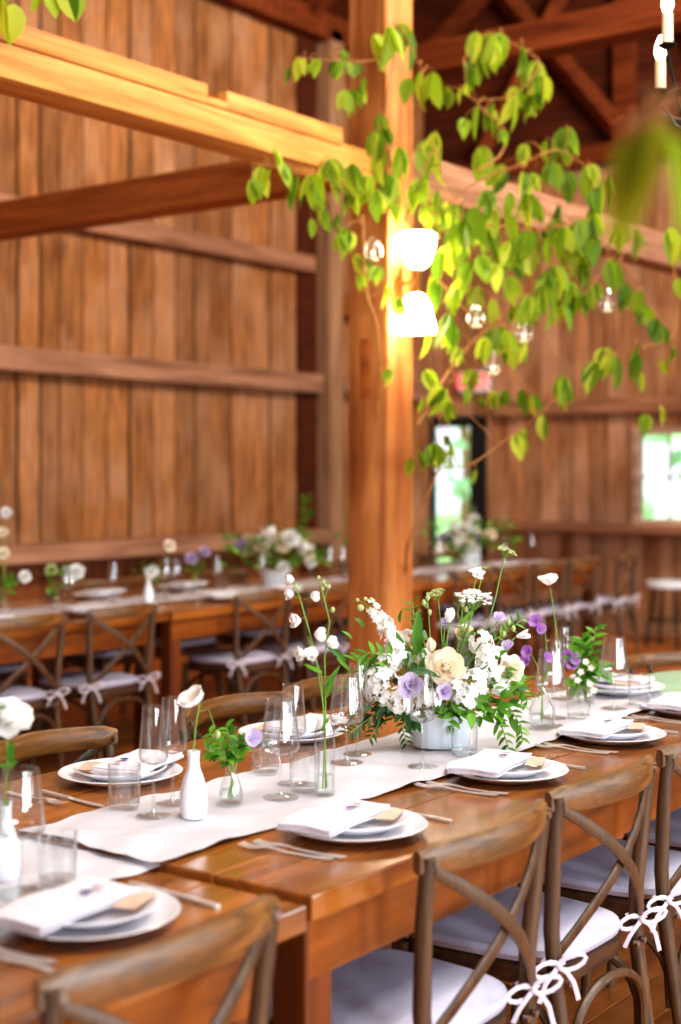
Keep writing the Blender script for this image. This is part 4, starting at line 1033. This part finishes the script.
def C2(x, y, dep=0.): return ((x-237)*.00213, dep, (808-y)*.00213)
def sprigs(m):
    for pts in (([C2(238, 772), C2(228, 752), C2(216, 738)]), ([C2(239, 770), C2(238, 750), C2(232, 732)]), ([C2(240, 770), C2(248, 752), C2(258, 744)]), ([C2(237, 772), C2(226, 760), C2(214, 756)]), ([C2(240, 772), C2(243, 755), C2(245, 742)])):
        spray(MB(), m, [(p[0], p[1]+R0.uniform(-.02, .02), p[2]) for p in pts], 14, .025, .5, .1)
stem_flower('sprig_bunch', 'bunch of green leaves with a lavender sweet pea in the small clear vase', 'flower', (2.305, 2.01, Z2),
            [([C2(236, 804), C2(238, 780), C2(228, 752), C2(216, 738)], .0014), ([C2(238, 804), C2(239, 778), C2(238, 750), C2(232, 732)], .0014), ([C2(234, 802), C2(240, 776), C2(248, 752), C2(262, 742)], .0014), ([C2(239, 803), C2(237, 776), C2(226, 760), C2(214, 756)], .0012)],
            [('sweet_pea', 'lav_petal', lambda m: (cup(m, C2(256, 744, -.01), (.5, -.8, .4), 4, .028, .034, .7, .2, .05)))], sprigs)
# tall bottle of delphinium
lathe_vase('bottle_vase', 'tall clear glass bottle vase with white delphinium stems', (2.485, 1.895, Z2),
           [(0, 0), (.019, 0), (.022, .003), (.0225, .012), (.0225, .13), (.021, .145), (.0165, .156), (.0165, .166), (.0185, .170)], 'glass_heavy', (.004, .045, .0195))
def E2(x, y, dep=0.): return ((x-333)*.0022, dep, (798-y)*.0022)
SA = [E2(334, 792), E2(333, 720), E2(326, 670), E2(318, 636), E2(309, 604), E2(303, 585)]
SB = [E2(331, 792), E2(334, 720), E2(333, 660), E2(338, 625), E2(333, 604), E2(328, 585)]
SC = [E2(335, 790), E2(332, 720), E2(330, 680), E2(322, 655), E2(316, 640)]
def delph(x, y, dx):
    def f(m):
        dp = R0.uniform(-.01, .01); s = .025 if y > 600 else .02
        for k in range(2): cup(m, E2(x-dx*3, y, dp), (dx*.9, -.6, R0.uniform(-.1, .3)), 5, s, s*.85, .85-.45*k, -.5, .1)
    return ('delphinium_bloom', 'white_petal', f)
DB = [delph(*q) for q in ((299, 583, -1), (299, 597, -1), (322, 599, 1), (306, 624, -1), (326, 638, 1), (338, 646, 1), (311, 658, -1), (318, 659, .3))]
DB += [('delphinium_bud', 'green_bud', lambda m, q=q: m.ball(E2(q[0], q[1]), q[2], 8, 1.3)) for q in ((327, 581, .004), (332, 585, .004), (337, 590, .0045), (334, 589, .0035), (331, 592, .0035), (341, 613, .005), (304, 590, .004))]
def dleaf(m):
    for b, d, L in ((E2(334, 690, -.01), (.5, -.2, .8), .06), (E2(335, 700, -.01), (.3, -.3, .9), .055), (E2(331, 676), (-.6, -.1, .3), .05), (E2(336, 650), (.7, 0, -.5), .06), (E2(330, 735, 0), (.4, -.5, .9), .045), (E2(345, 660), (.7, 0, -.7), .05)):
        m.blade(b, d, (0, -1, .2), L, L*.2, .8, .3)
stem_flower('delphinium_bunch', 'tall white delphinium stems standing in the clear bottle vase', 'flower', (2.485, 1.895, Z2),
            [(SA, .0016), (SB, .0016), (SC, .0014)] + [([E2(*a), E2(*b)], .0008) for a, b in (((308, 602), (300, 597)), ((314, 620), (306, 624)), ((324, 660), (312, 657)), ((334, 640), (326, 638)), ((333, 655), (338, 646)), ((312, 603), (322, 600)), ((336, 615), (341, 613)), ((333, 602), (337, 590)))],
            DB, dleaf)
# round poppy vase
lathe_vase('round_vase', 'round bellied clear glass vase with one tall poppy', (3.49, 1.905, Z2),
           [(0, 0), (.022, 0), (.032, .01), (.037, .03), (.034, .055), (.021, .085), (.0135, .105), (.012, .125), (.0145, .14)], 'glass_heavy', (.004, .04, .03))
def G2(x, y, dep=0.): return ((x-541)*.00281, dep, (731-y)*.00281)
stem_flower('poppy', 'tall pale poppy rising above the round clear vase', 'flower', (3.49, 1.905, Z2),
            [([G2(541, 725), G2(541, 690), G2(557, 650), G2(553, 618), G2(549, 592)], .0017), ([G2(540, 722), G2(542, 690), G2(546, 660), G2(544, 632)], .0012), ([G2(542, 722), G2(541, 690), G2(536, 668), G2(530, 658)], .0012)],
            [('poppy_bloom', 'white_petal', lambda m: poppy_mb(m, G2(548, 590), (-.1, -.2, 1), .036)),
             *[('sweet_pea', 'purple_petal', lambda m, q=q: cup(m, G2(q[0], q[1], q[2]), q[3], 4, q[4], q[4]*1.1, .7, .2, .05)) for q in ((535, 627, -.01, (-.3, -.8, .5), .026), (538, 634, 0, (.3, -.8, .3), .022), (528, 655, -.02, (-.6, -.8, .2), .026), (526, 664, -.01, (-.5, -.7, .1), .022), (545, 662, 0, (.4, -.8, .3), .022))]])
# leafy vase at the right
lathe_vase('bud_vase', 'small clear vase with leafy stems near the right end of the table', (3.96, 2.01, Z2),
           [(0, 0), (.024, 0), (.028, .006), (.029, .025), (.022, .05), (.0135, .066), (.0125, .08), (.015, .088)], 'glass_heavy', (.004, .035, .024))
def H2(x, y, dep=0.): return ((x-590)*.0031, dep, (704-y)*.0031)
HS = [[H2(590, 702), H2(590, 680), H2(583, 665), H2(575, 655)], [H2(591, 702), H2(590, 678), H2(596, 655), H2(600, 632)], [H2(589, 702), H2(591, 680), H2(600, 668), H2(612, 672)], [H2(590, 700), H2(590, 680), H2(585, 690), H2(575, 688)], [H2(590, 702), H2(591, 675), H2(588, 650), H2(586, 640)]]
stem_flower('sprig_bunch', 'leafy green stems with pale purple blooms in the right hand small vase', 'flower', (3.96, 2.01, Z2),
            [(p, .0014) for p in HS], [*[('sweet_pea', 'purple_petal', lambda m, q=q: cup(m, H2(q[0], q[1], -.03), (q[2], -.9, .3), 4, .026, .028, .7, .2, .05)) for q in ((571, 657, -.4), (577, 660, .2), (574, 665, 0))],
                                       *[('white_bloom', 'cream_petal', lambda m, q=q: floret(m, H2(q[0], q[1], -.04), (0, -1, .4), .012)) for q in ((583, 672), (588, 662), (593, 668), (580, 680), (596, 690), (592, 684))]],
            lambda m: [spray(MB(), m, [(q[0], q[1]+R0.uniform(-.04, .02), q[2]) for q in p], 14, .038, .5, .3) for p in HS for _ in (0, 1)])
# ranunculus vase cut by the left edge
lathe_vase('bud_vase', 'white bud vase cut off at the lower left frame edge', (1.67, 1.99, Z1),
           [(0, 0), (.024, 0), (.0265, .004), (.0285, .03), (.0275, .055), (.021, .08), (.0135, .10), (.0115, .118), (.0135, .136), (.0115, .136), (.0095, .118), (.011, .1), (0, .04)], 'white_glaze')
stem_flower('ranunculus', 'white ranunculus at the left frame edge', 'flower', (1.67, 1.99, Z1),
            [([(0, 0, .02), (0, 0, .13), (.006, 0, .2), (.004, 0, .285)], .002)],
            [('ranunculus_bloom', 'white_petal', lambda m: rose(m, (.004, 0, .29), (.1, -.5, .9), .042))],
            lambda m: leafy(m, (0, 0, .2), 8, (.012, .012, .04), .04, (0, 0, .15)))

# ------------------------------------------------------------------ second row tableware
Z3 = .7685
g2 = [(FG, 5.03, 5.52, 'champagne glass on the second row, at the left frame edge'), (FG, 5.47, 5.62, 'champagne glass on the second row, left of the white anemone plates'),
      (FG, 5.86, 5.60, 'champagne glass on the second row, above the third aisle chair'), (FG, 6.22, 5.53, 'champagne glass on the second row, left of the flower arrangement'),
      (FG, 6.55, 5.47, 'champagne glass on the second row, before the flower arrangement'), (FG, 7.42, 5.62, 'champagne glass on the second row, right of the flower arrangement'),
      (FG, 7.62, 5.66, 'champagne glass on the second row, just left of the post'), (TG, 7.45, 5.5, 'tumbler on the second row just left of the post'),
      (TG, 5.72, 5.50, 'tumbler on the second row above the third aisle chair'), (TG, 6.36, 5.62, 'tumbler on the second row left of the flower arrangement'),
      (WG, 5.25, 5.72, 'wine glass on the second row near the left edge'), (WG, 6.1, 5.75, 'wine glass on the second row behind the small plates'),
      (WG, 8.25, 5.55, 'wine glass on the second row right after the post'), (FG, 8.7, 5.6, 'champagne glass on the second row before the end door'),
      (WG, 9.65, 5.6, 'wine glass on the second row right of the far flowers'), (FG, 10.0, 5.55, 'champagne glass at the far end of the second row'), (TG, 9.9, 5.7, 'tumbler at the far end of the second row')]
for p_, x, y, lab in g2: glass(p_, x, y, Z3, lab)
PW = [(4.4, 5.3, 0, 'on the second row at the leftmost aisle seat'), (5.0, 5.31, 0, 'on the second row at the third aisle seat'), (6.02, 5.3, 0, 'on the second row right of the joint'), (6.6, 5.3, 0, 'on the second row left of the post'),
      (5.7, 5.98, PI, 'on the second row wall side, left part'), (6.4, 5.98, PI, 'on the second row wall side, before the arrangement'), (8.6, 5.3, 0, 'on the second row right of the post'), (9.2, 5.3, 0, 'on the second row toward the far end')]
for x, y, rz, w_ in PW: setting(x, y, .76, rz, w_, False, False, False)
def small_vase(x, y, label, flab, cols, h=.2, glassy=True):
    if glassy: prof = [(0, 0), (.024, 0), (.03, .006), (.031, .03), (.022, .06), (.013, .08), (.013, .1), (.016, .11)]
    else: prof = [(0, 0), (.024, 0), (.0285, .03), (.0275, .055), (.0135, .10), (.0115, .118), (.0135, .136), (.011, .13), (0, .04)]
    lathe_vase('bud_vase', label, (x, y, Z3), prof, 'glass_heavy' if glassy else 'white_glaze')
    st, bl, tops = [], [], []
    for i, (mat, dx, dz, s) in enumerate(cols):
        tp = (dx, R0.uniform(-.03, .03), .11+dz); tops.append((tp, s)); st.append(([(0, 0, .02), (0, 0, .1), (dx*.5, 0, .1+dz*.5), tp], .002))
        bl.append(('bloom', mat, lambda m, tp=tp, s=s: rose(m, tp, (dx*2, -1, .6), s)))
    stem_flower('flower_bunch', flab, 'flower', (x, y, Z3), st, bl, lambda m: leafy(m, (0, 0, .14), 14, (.03, .02, .03), .05, (0, 0, .08)))
small_vase(5.0, 5.55, 'clear bud vase on the second row holding yellow and white blooms', 'yellow and white blooms in a second row vase at left', [('green_bud', -.02, .1, .03), ('white_petal', .1, .09, .04)])
small_vase(5.62, 5.5, 'white bud vase on the second row holding two white blooms', 'two white blooms in a white vase on the second row', [('white_petal', .02, .06, .036), ('cream_petal', .12, .2, .03)], glassy=False)
small_vase(4.7, 5.6, 'clear bud vase with tall white spike at the left frame edge of the second row', 'tall white spike of blooms at the left edge of the second row', [('cream_petal', .0, .2, .03), ('cream_petal', -.01, .3, .03), ('white_petal', .01, .4, .028), ('white_petal', .1, .08, .03)])
small_vase(6.14, 5.62, 'clear bud vase on the second row with lavender blooms', 'lavender blooms in a clear vase on the second row', [('lav_petal', -.03, .1, .035), ('lav_petal', .05, .14, .03)])
def big_arr(x, y, plab, alab, seed, tall=True):
    pt = thing('flower_pot', plab, 'pot', (x, y, Z3), RZ)
    MB().lathe([(0, 0), (.07, 0), (.08, .09), (.084, .1), (.078, .1), (0, .09)], 32).build('pot_body', M['pot'], pt)
    a = thing('flower_arrangement', alab, 'flowers', (x, y, Z3), RZ)
    r = random.Random(seed)
    lm = MB(); leafy(lm, (0, 0, .21), 130, (.16, .08, .06), .07, (0, 0, .08)); 
    if tall:
        sm = MB(); spray(sm, lm, [(.1, 0, .15), (.16, 0, .3), (.2, 0, .46), (.2, 0, .56)], 22, .05, .4); spray(sm, lm, [(-.1, 0, .15), (-.2, 0, .24), (-.3, 0, .3)], 12, .05, .3)
        sm.tube([(.16, 0, .3), (.2, 0, .56)], .003)
    fo = lm.build('foliage', M['leaf'], a)
    for i in range(13):
        c = (r.uniform(-.27, .27), r.uniform(-.12, .05), r.uniform(.12, .31)); mat = r.choice(['white_petal', 'cream_petal', 'cream_petal', 'lav_petal', 'white_petal', 'peach_petal'])
        q = r.uniform(.035, .055)
        o = bloom('garden_rose', a, M[mat], lambda m: rose(m, c, (c[0]*2, -1, .6), q), c)
    for i in range(4):
        c = (r.uniform(-.22, .22), r.uniform(-.1, .05), r.uniform(.2, .36)); bloom('white_phlox', a, M['white_petal'], lambda m: mass(m, c, .05, 24, .02), c)
big_arr(6.9, 5.66, 'white pot under the second row flower arrangement left of the post', 'wide white and lavender flower arrangement on the second row left of the post', 5)
big_arr(9.15, 5.6, 'white pot under the farthest flower arrangement', 'pale flower arrangement on the second row before the end door', 8, False)

# ------------------------------------------------------------------ light
wd = bpy.data.worlds.new('World'); sc.world = wd; wd.use_nodes = True
bg = wd.node_tree.nodes['Background']; bg.inputs[0].default_value = (.82, .92, 1., 1); bg.inputs[1].default_value = 1.6
def lamp(kind, name, loc, target, energy, col, **kw):
    l = bpy.data.lights.new(name, kind); l.energy = energy; l.color = col
    for k, v in kw.items(): setattr(l, k, v)
    o = bpy.data.objects.new(name, l); C.objects.link(o); o.location = loc
    dv = Vector(target)-Vector(loc); o.rotation_euler = dv.to_track_quat('-Z', 'Y').to_euler()
    return o
for i, (x, e) in enumerate(((-.8, 190), (.2, 190), (2.5, 170), (4.8, 90), (7.1, 60), (9.4, 110))):
    lamp('AREA', 'window_daylight_%s' % 'abcdef'[i], (x, -4.9, 2.0), (x, 0, 1.6), e, (.84, .92, 1.), size=1., size_y=2.2, shape='RECTANGLE')
lamp('AREA', 'added_overhead_fill', (2.6, .6, 5.0), (3.0, 2.0, .8), 190, (1., .96, .92), size=4., size_y=3., shape='RECTANGLE')  # unseen panel added overhead to brighten table tops and cushions
lamp('SPOT', 'added_beam_fill', (2.2, -1.6, 3.3), (3.9, 3.9, 2.95), 190, (1., .76, .46), spot_size=math.radians(48), spot_blend=.8, shadow_soft_size=.4)  # unseen warm spot added to brighten the front of the honey beam
lamp('AREA', 'added_wall_fill', (7.2, 1.2, 6.2), (8.0, 7.9, 3.0), 560, (1., .88, .72), size=3., size_y=1.5, shape='RECTANGLE')  # unseen warm fill added for the plank wall, in place of chandelier light
lamp('SUN', 'low_sun', (20, 6, 14), (20-5, 6-.2, 14-10), 7, (1., .95, .86), angle=math.radians(2))

# ------------------------------------------------------------------ camera
cd = bpy.data.cameras.new('Camera'); cam = bpy.data.objects.new('Camera', cd); C.objects.link(cam)
cam.location = (0, 0, 1.48)
fwd = Vector((math.cos(math.radians(36.689)), math.sin(math.radians(36.689)), 0))
cam.rotation_euler = fwd.to_track_quat('-Z', 'Y').to_euler()
cd.sensor_fit = 'VERTICAL'; cd.sensor_height = 36; cd.lens = 1422/1024*36; cd.shift_y = -40/1024
cd.clip_start = .05
cd.dof.use_dof = True; cd.dof.focus_distance = 3.5; cd.dof.aperture_fstop = 1.9
sc.camera = cam
sc.view_settings.view_transform = 'Standard'; sc.view_settings.look = 'Medium High Contrast'; sc.view_settings.exposure = 0.1
cy = sc.cycles
cy.use_denoising = True; cy.caustics_reflective = False; cy.caustics_refractive = False
cy.max_bounces = 12; cy.diffuse_bounces = 4; cy.glossy_bounces = 4; cy.transparent_max_bounces = 40; cy.transmission_bounces = 8
cy.sample_clamp_indirect = 6
